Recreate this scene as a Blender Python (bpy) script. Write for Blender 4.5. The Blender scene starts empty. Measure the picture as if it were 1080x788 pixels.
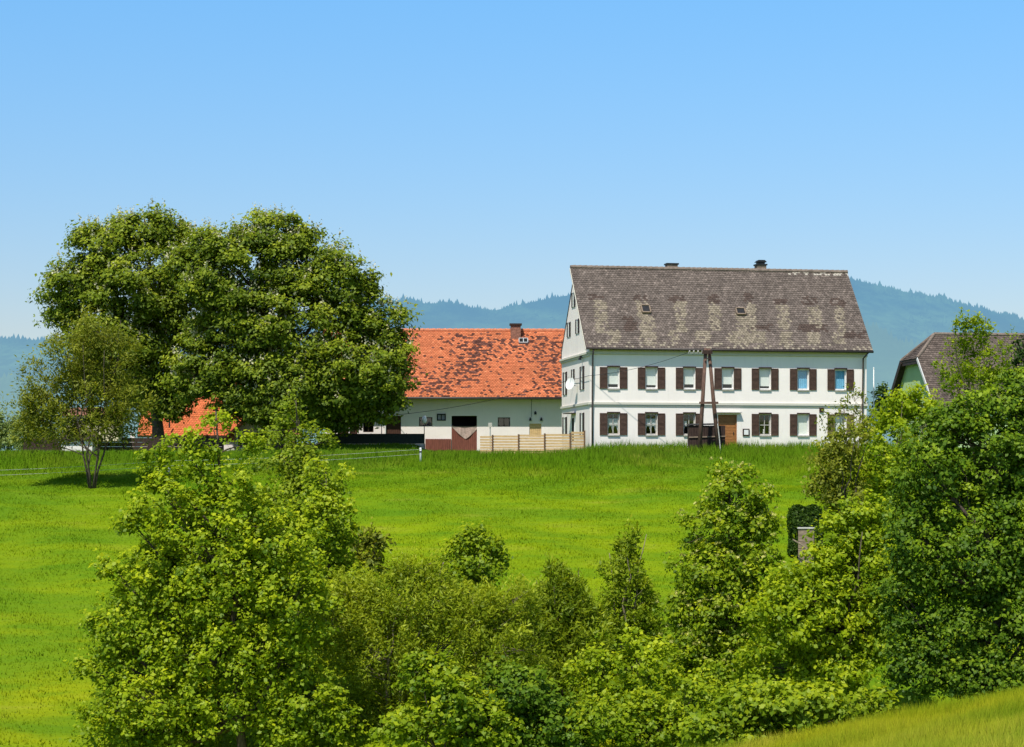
import bpy, math, random
import numpy as np
from mathutils import Vector, noise as mnoise

random.seed(4)
RNG = np.random.default_rng(11)
R = math.radians
F, HZ = 2100.0, 500.0          # focal length and horizon row of the photograph (1080 px wide)
S = bpy.context.scene
COL = S.collection


def P(px, py, Y):
    return Vector(((px - 540) / F * Y, Y, (HZ - py) / F * Y))


def sm(a, b, x):
    t = np.clip((np.asarray(x, float) - a) / (b - a), 0, 1)
    return t * t * (3 - 2 * t)


# ------------------------------------------------------------------ objects
def tag(o, label=None, cat=None, group=None, kind=None):
    if label: o['label'] = label
    if cat: o['category'] = cat
    if group: o['group'] = group
    if kind: o['kind'] = kind
    return o


def empty(name, loc, rz=0.0):
    o = bpy.data.objects.new(name, None)
    o.empty_display_size = 0.3
    o.location = loc
    o.rotation_euler = (0, 0, rz)
    COL.objects.link(o)
    return o


def thing(name, label, cat, loc=(0, 0, 0), rz=0.0, group=None):
    return tag(empty(name, loc, rz), label, cat, group)


def link(name, me, mat=None, parent=None):
    o = bpy.data.objects.new(name, me)
    if mat: me.materials.append(mat)
    COL.objects.link(o)
    if parent: o.parent = parent
    return o


def mesh_np(name, V, Fc, attrs=None, smooth=False):
    """uniform-size faces from numpy arrays"""
    V = np.asarray(V, np.float32); Fc = np.asarray(Fc, np.int32)
    me = bpy.data.meshes.new(name)
    n, k = Fc.shape
    me.vertices.add(len(V)); me.vertices.foreach_set('co', V.ravel())
    me.loops.add(n * k); me.loops.foreach_set('vertex_index', Fc.ravel())
    me.polygons.add(n)
    me.polygons.foreach_set('loop_start', np.arange(0, n * k, k, dtype=np.int32))
    if smooth:
        me.polygons.foreach_set('use_smooth', np.ones(n, bool))
    me.update(calc_edges=True)
    for an, arr in (attrs or {}).items():
        arr = np.asarray(arr, np.float32)
        if arr.ndim == 1:
            a = me.attributes.new(an, 'FLOAT', 'POINT'); a.data.foreach_set('value', arr)
        else:
            a = me.attributes.new(an, 'FLOAT_COLOR', 'POINT'); a.data.foreach_set('color', arr.ravel())
    return me


class MB:
    def __init__(self): self.v = []; self.f = []
    def face(self, *pts):
        n = len(self.v); self.v += [tuple(p) for p in pts]; self.f.append(tuple(range(n, n + len(pts)))); return self
    def box(self, x0, x1, y0, y1, z0, z1):
        n = len(self.v)
        self.v += [(x0, y0, z0), (x1, y0, z0), (x1, y1, z0), (x0, y1, z0), (x0, y0, z1), (x1, y0, z1), (x1, y1, z1), (x0, y1, z1)]
        self.f += [tuple(n + i for i in q) for q in ((0, 3, 2, 1), (4, 5, 6, 7), (0, 1, 5, 4), (1, 2, 6, 5), (2, 3, 7, 6), (3, 0, 4, 7))]
        return self
    def bar(self, p, q, w, h, up=(0, 0, 1)):
        p, q = Vector(p), Vector(q); d = (q - p).normalized(); s = d.cross(Vector(up))
        if s.length < 1e-4: s = d.cross(Vector((1, 0, 0)))
        s.normalize(); t = s.cross(d); n = len(self.v)
        for e in (p, q):
            for a, b in ((-1, -1), (1, -1), (1, 1), (-1, 1)):
                self.v.append(tuple(e + s * (a * w / 2) + t * (b * h / 2)))
        self.f += [tuple(n + i for i in f) for f in ((0, 1, 2, 3), (7, 6, 5, 4), (0, 4, 5, 1), (1, 5, 6, 2), (2, 6, 7, 3), (3, 7, 4, 0))]
        return self
    def prism(self, poly, d):
        """closed prism: polygon swept by vector d"""
        d = Vector(d); k = len(poly); a = [Vector(p) for p in poly]; n = len(self.v)
        self.v += [tuple(p) for p in a] + [tuple(p + d) for p in a]
        self.f.append(tuple(range(n + k - 1, n - 1, -1))); self.f.append(tuple(range(n + k, n + 2 * k)))
        for i in range(k):
            j = (i + 1) % k; self.f.append((n + i, n + j, n + k + j, n + k + i))
        return self
    def tube(self, pts, rad, seg=8, caps=True):
        pts = [Vector(p) for p in pts]; m = len(pts); n0 = len(self.v)
        if not hasattr(rad, '__len__'): rad = [rad] * m
        ref = None
        for i, p in enumerate(pts):
            d = (pts[min(i + 1, m - 1)] - pts[max(i - 1, 0)]).normalized()
            if ref is None: ref = d.cross(Vector((0.3, 0.9, 0.1))).normalized()
            s = (ref - d * ref.dot(d)).normalized(); t = d.cross(s); ref = s
            for k in range(seg):
                a = 2 * math.pi * k / seg
                self.v.append(tuple(p + (s * math.cos(a) + t * math.sin(a)) * rad[i]))
        for i in range(m - 1):
            for k in range(seg):
                a = n0 + i * seg + k; b = n0 + i * seg + (k + 1) % seg
                self.f.append((a, b, b + seg, a + seg))
        if caps:
            self.f.append(tuple(n0 + k for k in range(seg - 1, -1, -1)))
            self.f.append(tuple(n0 + (m - 1) * seg + k for k in range(seg)))
        return self
    def build(self, name, mat, parent=None, smooth=False, bevel=0.0):
        me = bpy.data.meshes.new(name)
        me.from_pydata(self.v, [], self.f); me.update()
        if smooth:
            for p in me.polygons: p.use_smooth = True
        o = link(name, me, mat, parent)
        if bevel:
            b = o.modifiers.new('bevel', 'BEVEL'); b.width = bevel; b.segments = 1; b.limit_method = 'ANGLE'
        return o


def holed_wall(mb, W, z0, z1, holes, reveal=0.22):
    """front wall in the plane y=0 with rectangular holes (x0,x1,z0,z1) and reveals going back"""
    xs = sorted({0, W, *[h[0] for h in holes], *[h[1] for h in holes]})
    zs = sorted({z0, z1, *[h[2] for h in holes], *[h[3] for h in holes]})
    for i in range(len(xs) - 1):
        for j in range(len(zs) - 1):
            cx, cz = (xs[i] + xs[i + 1]) / 2, (zs[j] + zs[j + 1]) / 2
            if any(h[0] < cx < h[1] and h[2] < cz < h[3] for h in holes): continue
            mb.face((xs[i], 0, zs[j]), (xs[i + 1], 0, zs[j]), (xs[i + 1], 0, zs[j + 1]), (xs[i], 0, zs[j + 1]))
    for a, b, c, d in holes:
        mb.face((a, 0, c), (a, 0, d), (a, reveal, d), (a, reveal, c))
        mb.face((b, 0, d), (b, 0, c), (b, reveal, c), (b, reveal, d))
        mb.face((a, 0, d), (b, 0, d), (b, reveal, d), (a, reveal, d))
        mb.face((b, 0, c), (a, 0, c), (a, reveal, c), (b, reveal, c))


# ---------------------------------------------------------------- materials
class NT:
    def __init__(self, name):
        self.m = bpy.data.materials.new(name); self.m.use_nodes = True
        self.t = self.m.node_tree; self.t.nodes.clear()
        self.out = self.n('ShaderNodeOutputMaterial')
    def n(self, typ, **kw):
        nd = self.t.nodes.new(typ)
        for k, v in kw.items(): setattr(nd, k, v)
        return nd
    def l(self, a, b): self.t.links.new(a, b)
    def noise(self, scale, detail=4, coord=None, rough=0.55, sx=(1, 1, 1)):
        tc = self.n('ShaderNodeTexCoord'); mp = self.n('ShaderNodeMapping'); mp.inputs['Scale'].default_value = sx
        if coord is None: self.l(tc.outputs['Object'], mp.inputs['Vector'])
        else: self.l(coord, mp.inputs['Vector'])
        nz = self.n('ShaderNodeTexNoise'); nz.inputs['Scale'].default_value = scale
        nz.inputs['Detail'].default_value = detail; nz.inputs['Roughness'].default_value = rough
        self.l(mp.outputs[0], nz.inputs['Vector']); return nz.outputs['Fac']
    def ramp(self, fac, stops, interp='LINEAR'):
        r = self.n('ShaderNodeValToRGB'); r.color_ramp.interpolation = interp
        e = r.color_ramp.elements
        while len(e) < len(stops): e.new(0.5)
        for k, (p, c) in enumerate(stops):
            e[k].position = p; e[k].color = (c[0], c[1], c[2], 1) if len(c) == 3 else c
        self.l(fac, r.inputs[0]); return r.outputs[0]
    def mix(self, fac, a, b, mode='MIX'):
        m = self.n('ShaderNodeMix', data_type='RGBA', blend_type=mode)
        for sock, val in ((m.inputs[0], fac), (m.inputs[6], a), (m.inputs[7], b)):
            if hasattr(val, 'is_linked'): self.l(val, sock)
            elif isinstance(val, (int, float)): sock.default_value = val
            else: sock.default_value = (val[0], val[1], val[2], 1)
        return m.outputs[2]
    def principled(self, color, rough=0.8, bump=None, bstr=0.3, bdist=0.02, spec=0.3, metal=0.0):
        b = self.n('ShaderNodeBsdfPrincipled')
        if hasattr(color, 'is_linked'): self.l(color, b.inputs['Base Color'])
        else: b.inputs['Base Color'].default_value = (*color, 1)
        b.inputs['Roughness'].default_value = rough; b.inputs['Specular IOR Level'].default_value = spec
        b.inputs['Metallic'].default_value = metal
        if bump is not None:
            bp = self.n('ShaderNodeBump'); bp.inputs['Strength'].default_value = bstr; bp.inputs['Distance'].default_value = bdist
            self.l(bump, bp.inputs['Height']); self.l(bp.outputs[0], b.inputs['Normal'])
        self.l(b.outputs[0], self.out.inputs[0]); return self.m


def mat_simple(name, c, var=0.25, scale=6.0, rough=0.75, spec=0.3, metal=0.0, sx=(1, 1, 1), bstr=0.25):
    t = NT(name); nz = t.noise(scale, 5, sx=sx)
    lo = tuple(x * (1 - var) for x in c); hi = tuple(min(1, x * (1 + var)) for x in c)
    return t.principled(t.ramp(nz, [(0.3, lo), (0.7, hi)]), rough, nz, bstr, 0.01, spec, metal)


def mat_wall(name, c, dirt, dirt_top, dirt_amount=0.6):
    """lime plaster: blotchy, streaked, dirty towards the ground"""
    t = NT(name); tc = t.n('ShaderNodeTexCoord'); sp = t.n('ShaderNodeSeparateXYZ'); t.l(tc.outputs['Object'], sp.inputs[0])
    blotch = t.noise(0.9, 6); streak = t.noise(1.6, 4, sx=(3, 3, 0.35)); fine = t.noise(22, 4)
    base = t.mix(t.ramp(blotch, [(0.35, (0, 0, 0)), (0.75, (1, 1, 1))]), c, tuple(x * 0.93 for x in c))
    base = t.mix(t.ramp(streak, [(0.56, (0, 0, 0)), (0.8, (0.55, 0.55, 0.55))]), base, tuple(x * 0.8 for x in c))
    mr = t.n('ShaderNodeMapRange'); mr.inputs[1].default_value = dirt_top; mr.inputs[2].default_value = -0.2
    t.l(sp.outputs[2], mr.inputs[0])
    mu = t.n('ShaderNodeMath', operation='MULTIPLY'); t.l(mr.outputs[0], mu.inputs[0]); t.l(blotch, mu.inputs[1])
    m2 = t.n('ShaderNodeMath', operation='MULTIPLY'); t.l(mu.outputs[0], m2.inputs[0]); m2.inputs[1].default_value = dirt_amount * 2
    m2.use_clamp = True
    base = t.mix(m2.outputs[0], base, dirt)
    return t.principled(base, 0.9, fine, 0.25, 0.01, 0.15)


def mat_attr(name, rough=0.85, bscale=25, spec=0.15):
    t = NT(name); a = t.n('ShaderNodeAttribute'); a.attribute_name = 'tint'
    nz = t.noise(bscale, 4)
    c = t.mix(t.ramp(nz, [(0.3, (0.7, 0.7, 0.7)), (0.7, (1.2, 1.2, 1.2))]), a.outputs['Color'], a.outputs['Color'])
    mm = t.mix(1.0, a.outputs['Color'], t.ramp(nz, [(0.3, (0.72, 0.72, 0.72)), (0.72, (1, 1, 1))]), 'MULTIPLY')
    return t.principled(mm, rough, nz, 0.4, 0.01, spec)


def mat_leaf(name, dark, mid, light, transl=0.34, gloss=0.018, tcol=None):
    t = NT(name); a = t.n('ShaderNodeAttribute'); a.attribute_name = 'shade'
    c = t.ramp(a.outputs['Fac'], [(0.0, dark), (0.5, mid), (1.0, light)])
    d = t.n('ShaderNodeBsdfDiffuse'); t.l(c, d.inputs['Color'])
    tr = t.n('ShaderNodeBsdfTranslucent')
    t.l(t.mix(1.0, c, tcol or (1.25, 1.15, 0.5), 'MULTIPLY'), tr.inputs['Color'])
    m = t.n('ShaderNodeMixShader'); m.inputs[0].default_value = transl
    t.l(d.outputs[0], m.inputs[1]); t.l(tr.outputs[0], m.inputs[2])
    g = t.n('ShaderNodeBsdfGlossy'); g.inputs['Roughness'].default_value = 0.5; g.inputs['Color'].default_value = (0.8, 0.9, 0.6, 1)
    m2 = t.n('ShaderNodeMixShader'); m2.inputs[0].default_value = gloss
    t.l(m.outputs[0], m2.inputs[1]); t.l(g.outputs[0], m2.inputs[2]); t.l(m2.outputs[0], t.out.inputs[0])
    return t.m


def grass_color(t):
    """meadow colour over the world position: lush dark verge at the crest, yellow-green below"""
    g = t.n('ShaderNodeNewGeometry'); pos = g.outputs['Position']
    sp = t.n('ShaderNodeSeparateXYZ'); t.l(pos, sp.inputs[0])
    big = t.noise(0.07, 5, pos, sx=(1, 1.7, 0.2)); med = t.noise(0.35, 5, pos, sx=(0.6, 1.6, 0.2)); fine = t.noise(2.2, 4, pos, 0.65)
    ad = t.n('ShaderNodeMath', operation='MULTIPLY_ADD'); t.l(big, ad.inputs[0]); ad.inputs[1].default_value = 16.0; t.l(sp.outputs[1], ad.inputs[2])
    y = t.n('ShaderNodeMapRange'); y.inputs[1].default_value = 35; y.inputs[2].default_value = 135; t.l(ad.outputs[0], y.inputs[0])
    c = t.ramp(y.outputs[0], [(0.10, (0.27, 0.335, 0.025)), (0.30, (0.275, 0.31, 0.005)), (0.48, (0.200, 0.275, 0.005)),
                              (0.68, (0.200, 0.282, 0.004)), (0.79, (0.165, 0.260, 0.005)), (0.90, (0.088, 0.160, 0.009)), (0.99, (0.098, 0.168, 0.011))])
    c = t.mix(t.ramp(med, [(0.36, (0.9, 0.9, 0.9)), (0.52, (0, 0, 0))]), c, t.mix(0.62, c, (0.08, 0.19, 0.006)))
    c = t.mix(t.ramp(med, [(0.58, (0, 0, 0)), (0.78, (0.6, 0.6, 0.6))]), c, (0.36, 0.36, 0.045))
    xl = t.n('ShaderNodeMapRange'); xl.inputs[1].default_value = -13; xl.inputs[2].default_value = -26; xl.inputs[4].default_value = 0.55; t.l(sp.outputs[0], xl.inputs[0])
    c = t.mix(xl.outputs[0], c, t.mix(0.5, c, (0.11, 0.20, 0.008)))
    soft = t.noise(0.16, 3, pos, 0.5, (0.8, 1.5, 0.2))
    c = t.mix(t.ramp(soft, [(0.40, (0.9, 0.9, 0.9)), (0.58, (0, 0, 0))]), c, t.mix(0.62, c, (0.08, 0.19, 0.006)))
    tuft = t.noise(0.9, 3, pos, 0.6, (0.7, 1.3, 0.2))
    c = t.mix(t.ramp(tuft, [(0.60, (0, 0, 0)), (0.70, (0.6, 0.6, 0.6))]), c, t.mix(0.5, c, (0.05, 0.17, 0.006)))
    return c, fine


def mat_ground():
    t = NT('meadow ground'); c, fine = grass_color(t)
    c = t.mix(t.ramp(fine, [(0.3, (0.35, 0.35, 0.35)), (0.55, (0, 0, 0))]), c, t.mix(0.4, c, (0.06, 0.13, 0.01)))
    return t.principled(c, 0.95, fine, 0.8, 0.12, 0.05)


def mat_grass(name, mul=(1, 1, 1)):
    t = NT(name); c, fine = grass_color(t)
    a = t.n('ShaderNodeAttribute'); a.attribute_name = 'shade'
    v = t.ramp(a.outputs['Fac'], [(0, (0.62, 0.66, 0.6)), (0.5, (1, 1, 1)), (1, (1.4, 1.15, 2.2))])
    c = t.mix(1.0, c, v, 'MULTIPLY'); c = t.mix(1.0, c, mul, 'MULTIPLY')
    g = t.n('ShaderNodeNewGeometry')
    vm = t.n('ShaderNodeVectorMath', operation='MULTIPLY_ADD'); t.l(g.outputs['Normal'], vm.inputs[0])
    vm.inputs[1].default_value = (0.55, 0.55, 0.55); vm.inputs[2].default_value = (0, -0.1, 0.75)
    nn = t.n('ShaderNodeVectorMath', operation='NORMALIZE'); t.l(vm.outputs[0], nn.inputs[0])
    d = t.n('ShaderNodeBsdfDiffuse'); t.l(c, d.inputs[0]); t.l(nn.outputs[0], d.inputs['Normal'])
    tr = t.n('ShaderNodeBsdfTranslucent'); t.l(c, tr.inputs[0])
    m = t.n('ShaderNodeMixShader'); m.inputs[0].default_value = 0.22
    t.l(d.outputs[0], m.inputs[1]); t.l(tr.outputs[0], m.inputs[2]); t.l(m.outputs[0], t.out.inputs[0])
    return t.m


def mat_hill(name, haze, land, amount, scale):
    """distant hillside: part lit woodland, part airlight painted on as haze-coloured emission"""
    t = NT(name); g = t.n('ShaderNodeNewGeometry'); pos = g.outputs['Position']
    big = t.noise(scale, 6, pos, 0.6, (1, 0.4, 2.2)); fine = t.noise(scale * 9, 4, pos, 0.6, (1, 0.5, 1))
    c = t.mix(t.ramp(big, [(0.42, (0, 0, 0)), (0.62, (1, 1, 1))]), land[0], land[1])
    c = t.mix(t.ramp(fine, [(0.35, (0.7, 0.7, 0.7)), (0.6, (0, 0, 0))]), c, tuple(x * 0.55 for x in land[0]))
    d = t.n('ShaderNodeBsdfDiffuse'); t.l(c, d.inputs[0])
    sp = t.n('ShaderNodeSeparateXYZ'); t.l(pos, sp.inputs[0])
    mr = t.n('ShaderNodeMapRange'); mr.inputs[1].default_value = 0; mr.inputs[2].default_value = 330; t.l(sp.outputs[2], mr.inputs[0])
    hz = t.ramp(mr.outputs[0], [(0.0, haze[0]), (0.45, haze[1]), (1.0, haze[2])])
    e = t.n('ShaderNodeEmission'); t.l(hz, e.inputs[0]); e.inputs[1].default_value = 1.0  # haze painted into the surface: the slope itself glows in the haze colour
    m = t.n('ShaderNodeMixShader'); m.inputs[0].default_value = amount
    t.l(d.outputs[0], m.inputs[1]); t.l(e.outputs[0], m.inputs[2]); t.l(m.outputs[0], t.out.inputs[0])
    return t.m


def mat_glass():
    t = NT('window glass'); tr = t.n('ShaderNodeBsdfTransparent'); tr.inputs[0].default_value = (0.93, 0.96, 0.95, 1)
    g = t.n('ShaderNodeBsdfGlossy'); g.inputs['Roughness'].default_value = 0.03
    m = t.n('ShaderNodeMixShader'); m.inputs[0].default_value = 0.10
    t.l(tr.outputs[0], m.inputs[1]); t.l(g.outputs[0], m.inputs[2]); t.l(m.outputs[0], t.out.inputs[0]); return t.m


M = dict(
    plaster=mat_wall('white plaster', (0.94, 0.865, 0.80), (0.48, 0.45, 0.42), 1.0, 0.5),
    trim=mat_wall('cream moulding', (0.66, 0.63, 0.54), (0.5, 0.5, 0.45), -5, 0.0),
    barnwall=mat_wall('barn plaster', (0.88, 0.79, 0.76), (0.45, 0.42, 0.39), 0.8, 0.4),
    creamwall=mat_wall('cream render', (0.72, 0.62, 0.40), (0.4, 0.36, 0.3), 0.6, 0.4),
    greenwall=mat_wall('pale green render', (0.50, 0.66, 0.33), (0.3, 0.36, 0.25), 0.6, 0.4),
    shutter=mat_simple('brown shutter paint', (0.074, 0.040, 0.026), 0.3, 9, 0.6),
    shutter_dark=mat_simple('dark shutter paint', (0.030, 0.026, 0.024), 0.3, 9, 0.6),
    shutter_olive=mat_simple('olive shutter paint', (0.16, 0.13, 0.05), 0.3, 9, 0.7),
    lintel=mat_simple('dark brown wood', (0.040, 0.022, 0.016), 0.3, 9, 0.6),
    frame=mat_simple('white window paint', (0.68, 0.68, 0.66), 0.08, 5, 0.5),
    sill=mat_simple('grey stone sill', (0.42, 0.40, 0.36), 0.2, 8, 0.8),
    blind=mat_simple('cream roller blind', (0.86, 0.85, 0.79), 0.04, 3, 0.7),
    curtain_blue=mat_simple('sky blue curtain', (0.20, 0.50, 0.72), 0.15, 9, 0.8, sx=(6, 1, 0.3)),
    lace=mat_simple('white lace curtain', (0.62, 0.66, 0.66), 0.15, 14, 0.9),
    interior=mat_simple('dark room', (0.010, 0.009, 0.009), 0.4, 2, 0.9),  # near-black colour stands for the darkness of unlit rooms
    glass=mat_glass(),
    door=mat_simple('varnished orange wood', (0.34, 0.14, 0.045), 0.35, 5, 0.55, sx=(1.2, 1, 9)),
    pale_wood=mat_simple('fresh pale fence wood', (0.64, 0.43, 0.21), 0.22, 4, 0.75, sx=(1, 1, 8)),
    post_wood=mat_simple('brown post wood', (0.15, 0.085, 0.045), 0.3, 6, 0.8),
    old_wood=mat_simple('weathered grey wood', (0.24, 0.18, 0.13), 0.4, 5, 0.9, sx=(1, 1, 6)),
    pole_wood=mat_simple('tarred pole wood', (0.13, 0.075, 0.055), 0.45, 7, 0.85, sx=(3, 3, 0.5)),
    dark_board=mat_simple('dark stained boards', (0.045, 0.026, 0.020), 0.5, 5, 0.85, sx=(6, 1, 0.6)),
    redboard=mat_simple('red brown boards', (0.20, 0.065, 0.045), 0.35, 5, 0.75, sx=(7, 1, 0.5)),
    barn_dark=mat_simple('dark brown door boards', (0.065, 0.028, 0.018), 0.4, 5, 0.8, sx=(7, 1, 0.5)),
    metal=mat_simple('dark brown gutter metal', (0.055, 0.040, 0.034), 0.25, 6, 0.5, 0.5),
    white_metal=mat_simple('white enamel', (0.80, 0.80, 0.78), 0.06, 5, 0.4),
    grey_metal=mat_simple('galvanised metal', (0.42, 0.43, 0.43), 0.15, 5, 0.5),
    black_metal=mat_simple('black iron', (0.020, 0.020, 0.022), 0.3, 5, 0.5),
    cable=mat_simple('black cable', (0.020, 0.020, 0.020), 0.2, 3, 0.6),
    brick=mat_simple('chimney brick', (0.27, 0.125, 0.085), 0.45, 9, 0.9),
    ridge=mat_simple('ridge tile', (0.20, 0.155, 0.125), 0.35, 5, 0.85),
    ridge_red=mat_simple('red ridge tile', (0.58, 0.20, 0.10), 0.25, 5, 0.85),
    soffit=mat_simple('dark eaves boards', (0.05, 0.035, 0.028), 0.3, 5, 0.85),
    screen=mat_simple('dark green screen mesh', (0.016, 0.028, 0.022), 0.35, 7, 0.7),
    concrete=mat_simple('pale concrete', (0.50, 0.49, 0.45), 0.2, 5, 0.9),
    cloth=mat_simple('greyed pink cloth', (0.42, 0.31, 0.27), 0.3, 8, 0.9),
    bark=mat_simple('grey brown bark', (0.085, 0.065, 0.048), 0.5, 9, 0.95, sx=(3, 3, 0.6), bstr=0.7),
    twig=mat_simple('pale twig bark', (0.24, 0.19, 0.13), 0.4, 9, 0.95, sx=(3, 3, 0.6), bstr=0.7),
    tape=mat_simple('white fence tape', (0.60, 0.60, 0.56), 0.1, 5, 0.7),
    umbel=mat_leaf('yellowish umbel blossom', (0.34, 0.36, 0.07), (0.50, 0.50, 0.12), (0.64, 0.62, 0.22), 0.3, 0.0, (1, 1, 0.9)),
    blossom=mat_leaf('cream blossom', (0.46, 0.44, 0.24), (0.60, 0.57, 0.36), (0.74, 0.70, 0.52), 0.3, 0.0, (1, 1, 0.9)),
    tile_brown=mat_attr('brown roof tile'),
    tile_red=mat_attr('orange roof tile'),
)
L = dict(
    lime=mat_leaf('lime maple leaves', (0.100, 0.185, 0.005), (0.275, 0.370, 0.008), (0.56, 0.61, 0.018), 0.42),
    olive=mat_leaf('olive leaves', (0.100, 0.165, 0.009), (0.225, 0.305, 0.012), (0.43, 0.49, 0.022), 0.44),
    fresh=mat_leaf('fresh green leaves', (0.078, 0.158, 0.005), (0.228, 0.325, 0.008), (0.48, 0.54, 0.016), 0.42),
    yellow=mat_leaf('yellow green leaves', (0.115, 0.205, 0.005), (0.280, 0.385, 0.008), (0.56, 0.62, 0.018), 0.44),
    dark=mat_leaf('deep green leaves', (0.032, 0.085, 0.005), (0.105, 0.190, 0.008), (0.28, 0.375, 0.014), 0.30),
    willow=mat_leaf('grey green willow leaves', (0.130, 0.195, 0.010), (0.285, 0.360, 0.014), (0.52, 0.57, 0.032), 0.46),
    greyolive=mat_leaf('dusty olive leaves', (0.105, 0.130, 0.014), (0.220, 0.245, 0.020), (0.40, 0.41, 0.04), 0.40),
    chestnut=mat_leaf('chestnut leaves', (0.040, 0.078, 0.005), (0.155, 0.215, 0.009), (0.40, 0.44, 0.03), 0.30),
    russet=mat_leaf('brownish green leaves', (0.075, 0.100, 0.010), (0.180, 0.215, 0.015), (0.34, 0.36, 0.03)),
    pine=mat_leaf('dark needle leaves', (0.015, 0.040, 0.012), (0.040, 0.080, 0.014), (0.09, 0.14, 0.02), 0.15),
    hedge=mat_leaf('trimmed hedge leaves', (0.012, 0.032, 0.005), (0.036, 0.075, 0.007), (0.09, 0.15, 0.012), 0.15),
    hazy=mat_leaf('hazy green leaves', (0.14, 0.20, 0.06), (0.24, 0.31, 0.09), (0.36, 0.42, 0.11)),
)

# ---------------------------------------------------------------- the ground
GY = [-60, 40, 50, 58, 66, 75, 85, 95, 104, 112, 118, 122, 140, 200, 400, 900, 8000]
GZ = [-8.6, -8.6, -8.5, -7.95, -6.95, -5.6, -4.0, -2.35, -0.9, 0.40, 1.12, 1.32, 1.45, 0.6, -10, -30, -40]


def gz(x, y):
    x = np.asarray(x, float); y = np.asarray(y, float)
    m = np.interp(y, GY, GZ)
    m = (m + np.interp(y - 2, GY, GZ) + np.interp(y + 2, GY, GZ)) / 3
    m = m + 0.32 * sm(1, 7, x) * sm(104, 119, y) * (1 - sm(150, 260, y))
    m = m + 0.5 * sm(-17, -13, x) * (1 - sm(-6.4, -5.4, x)) * sm(122, 129, y) * (1 - sm(133, 137, y))
    m = m + 0.10 * np.sin(x * 0.31 + 1.2) * np.sin(y * 0.23) * (1 - sm(110, 116, y)) + 0.05 * np.sin(x * 0.9 + y * 0.5) * (1 - sm(110, 116, y))
    near = -5.6 + 0.20 * (np.clip(x, -40, 40) - 12.9) - 0.08 * (np.clip(y, -60, 70) - 50) + 0.04 * np.sin(x * 1.1) * np.sin(y * 0.7)
    w = sm(49.5, 59, y)
    return near * (1 - w) + m * w


def G(x, y): return float(gz(x, y))


def make_ground():
    xs = np.concatenate([-np.geomspace(5000, 62, 14), np.arange(-60, 60.1, 1.0), np.geomspace(62, 5000, 14)])
    ys = np.concatenate([np.arange(-60, 30, 6.0), np.arange(30, 150, 1.0), np.geomspace(150, 6500, 26)])
    X, Y = np.meshgrid(xs, ys); Z = gz(X, Y)
    V = np.stack([X, Y, Z], -1).reshape(-1, 3); nx, ny = len(xs), len(ys)
    i = (np.arange(ny - 1)[:, None] * nx + np.arange(nx - 1)[None, :]).ravel()
    o = link('ground', mesh_np('ground', V, np.stack([i, i + 1, i + nx + 1, i + nx], -1), smooth=True), mat_ground())
    tag(o, 'green meadow ground rising to the farm', 'ground', kind='structure')


make_ground()


def grass(name, label, n, sampler, h0, h1, w, mat, hs=None):
    x, y = sampler(n); n = len(x); z = gz(x, y) - 0.02
    h = RNG.uniform(h0, h1, n) * (0.75 + 0.5 * np.sin(x * 0.8 + 2 * np.sin(y * 0.5)) ** 2)
    if hs is not None: h = h * hs(x, y)
    a = RNG.uniform(0, 2 * np.pi, n); ln = RNG.uniform(0.05, 0.55, n) * h; la = RNG.uniform(0, 2 * np.pi, n)
    dx, dy = np.cos(a) * w / 2, np.sin(a) * w / 2
    V = np.empty((n, 3, 3)); V[:, 0] = np.stack([x - dx, y - dy, z], -1); V[:, 1] = np.stack([x + dx, y + dy, z], -1)
    V[:, 2] = np.stack([x + np.cos(la) * ln, y + np.sin(la) * ln, z + h], -1)
    s = np.repeat(np.clip(RNG.normal(0.5, 0.17, n), 0, 1), 3)
    me = mesh_np(name, V.reshape(-1, 3), np.arange(3 * n).reshape(-1, 3), {'shade': s})
    tag(link(name, me, mat), label, 'grass', kind='stuff')


def frustum(y0, y1, pa, pb):
    def f(n):
        y = np.sqrt(RNG.uniform(y0 ** 2, y1 ** 2, n)); px = RNG.uniform(pa, pb, n); return (px - 540) / F * y, y
    return f


GM = mat_grass('grass blades')
grass('meadow_grass', 'bright yellow-green grass covering the sloping meadow', 240000, frustum(58, 113, -40, 1120), 0.04, 0.115, 0.05, GM)
grass('tall_grass', 'tall lush dark green grass along the crest before the houses', 100000, frustum(103, 120.3, -40, 1000), 0.22, 0.55, 0.045, mat_grass('tall grass blades', (1.05, 1.05, 1.0)),
      lambda x, y: np.clip(0.25 + 0.75 * sm(107, 117, y + 2.2 * np.sin(x * 0.37 + 0.6) + 1.6 * np.sin(x * 0.93 + y * 0.4)), 0, 1) * (1 - 0.45 * sm(116, 120, y) * (x < 4.5)))
grass('yard_grass', 'short green grass in front of the barn and dark screen fence', 30000, frustum(120.3, 133, -40, 600), 0.06, 0.2, 0.06, GM)
grass('foreground_grass', 'dry yellowish grass of the near bank in the bottom right corner', 130000, frustum(36, 52, 700, 1120), 0.12, 0.42, 0.018, mat_grass('near grass blades', (1.08, 1.02, 1.0)))

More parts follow.
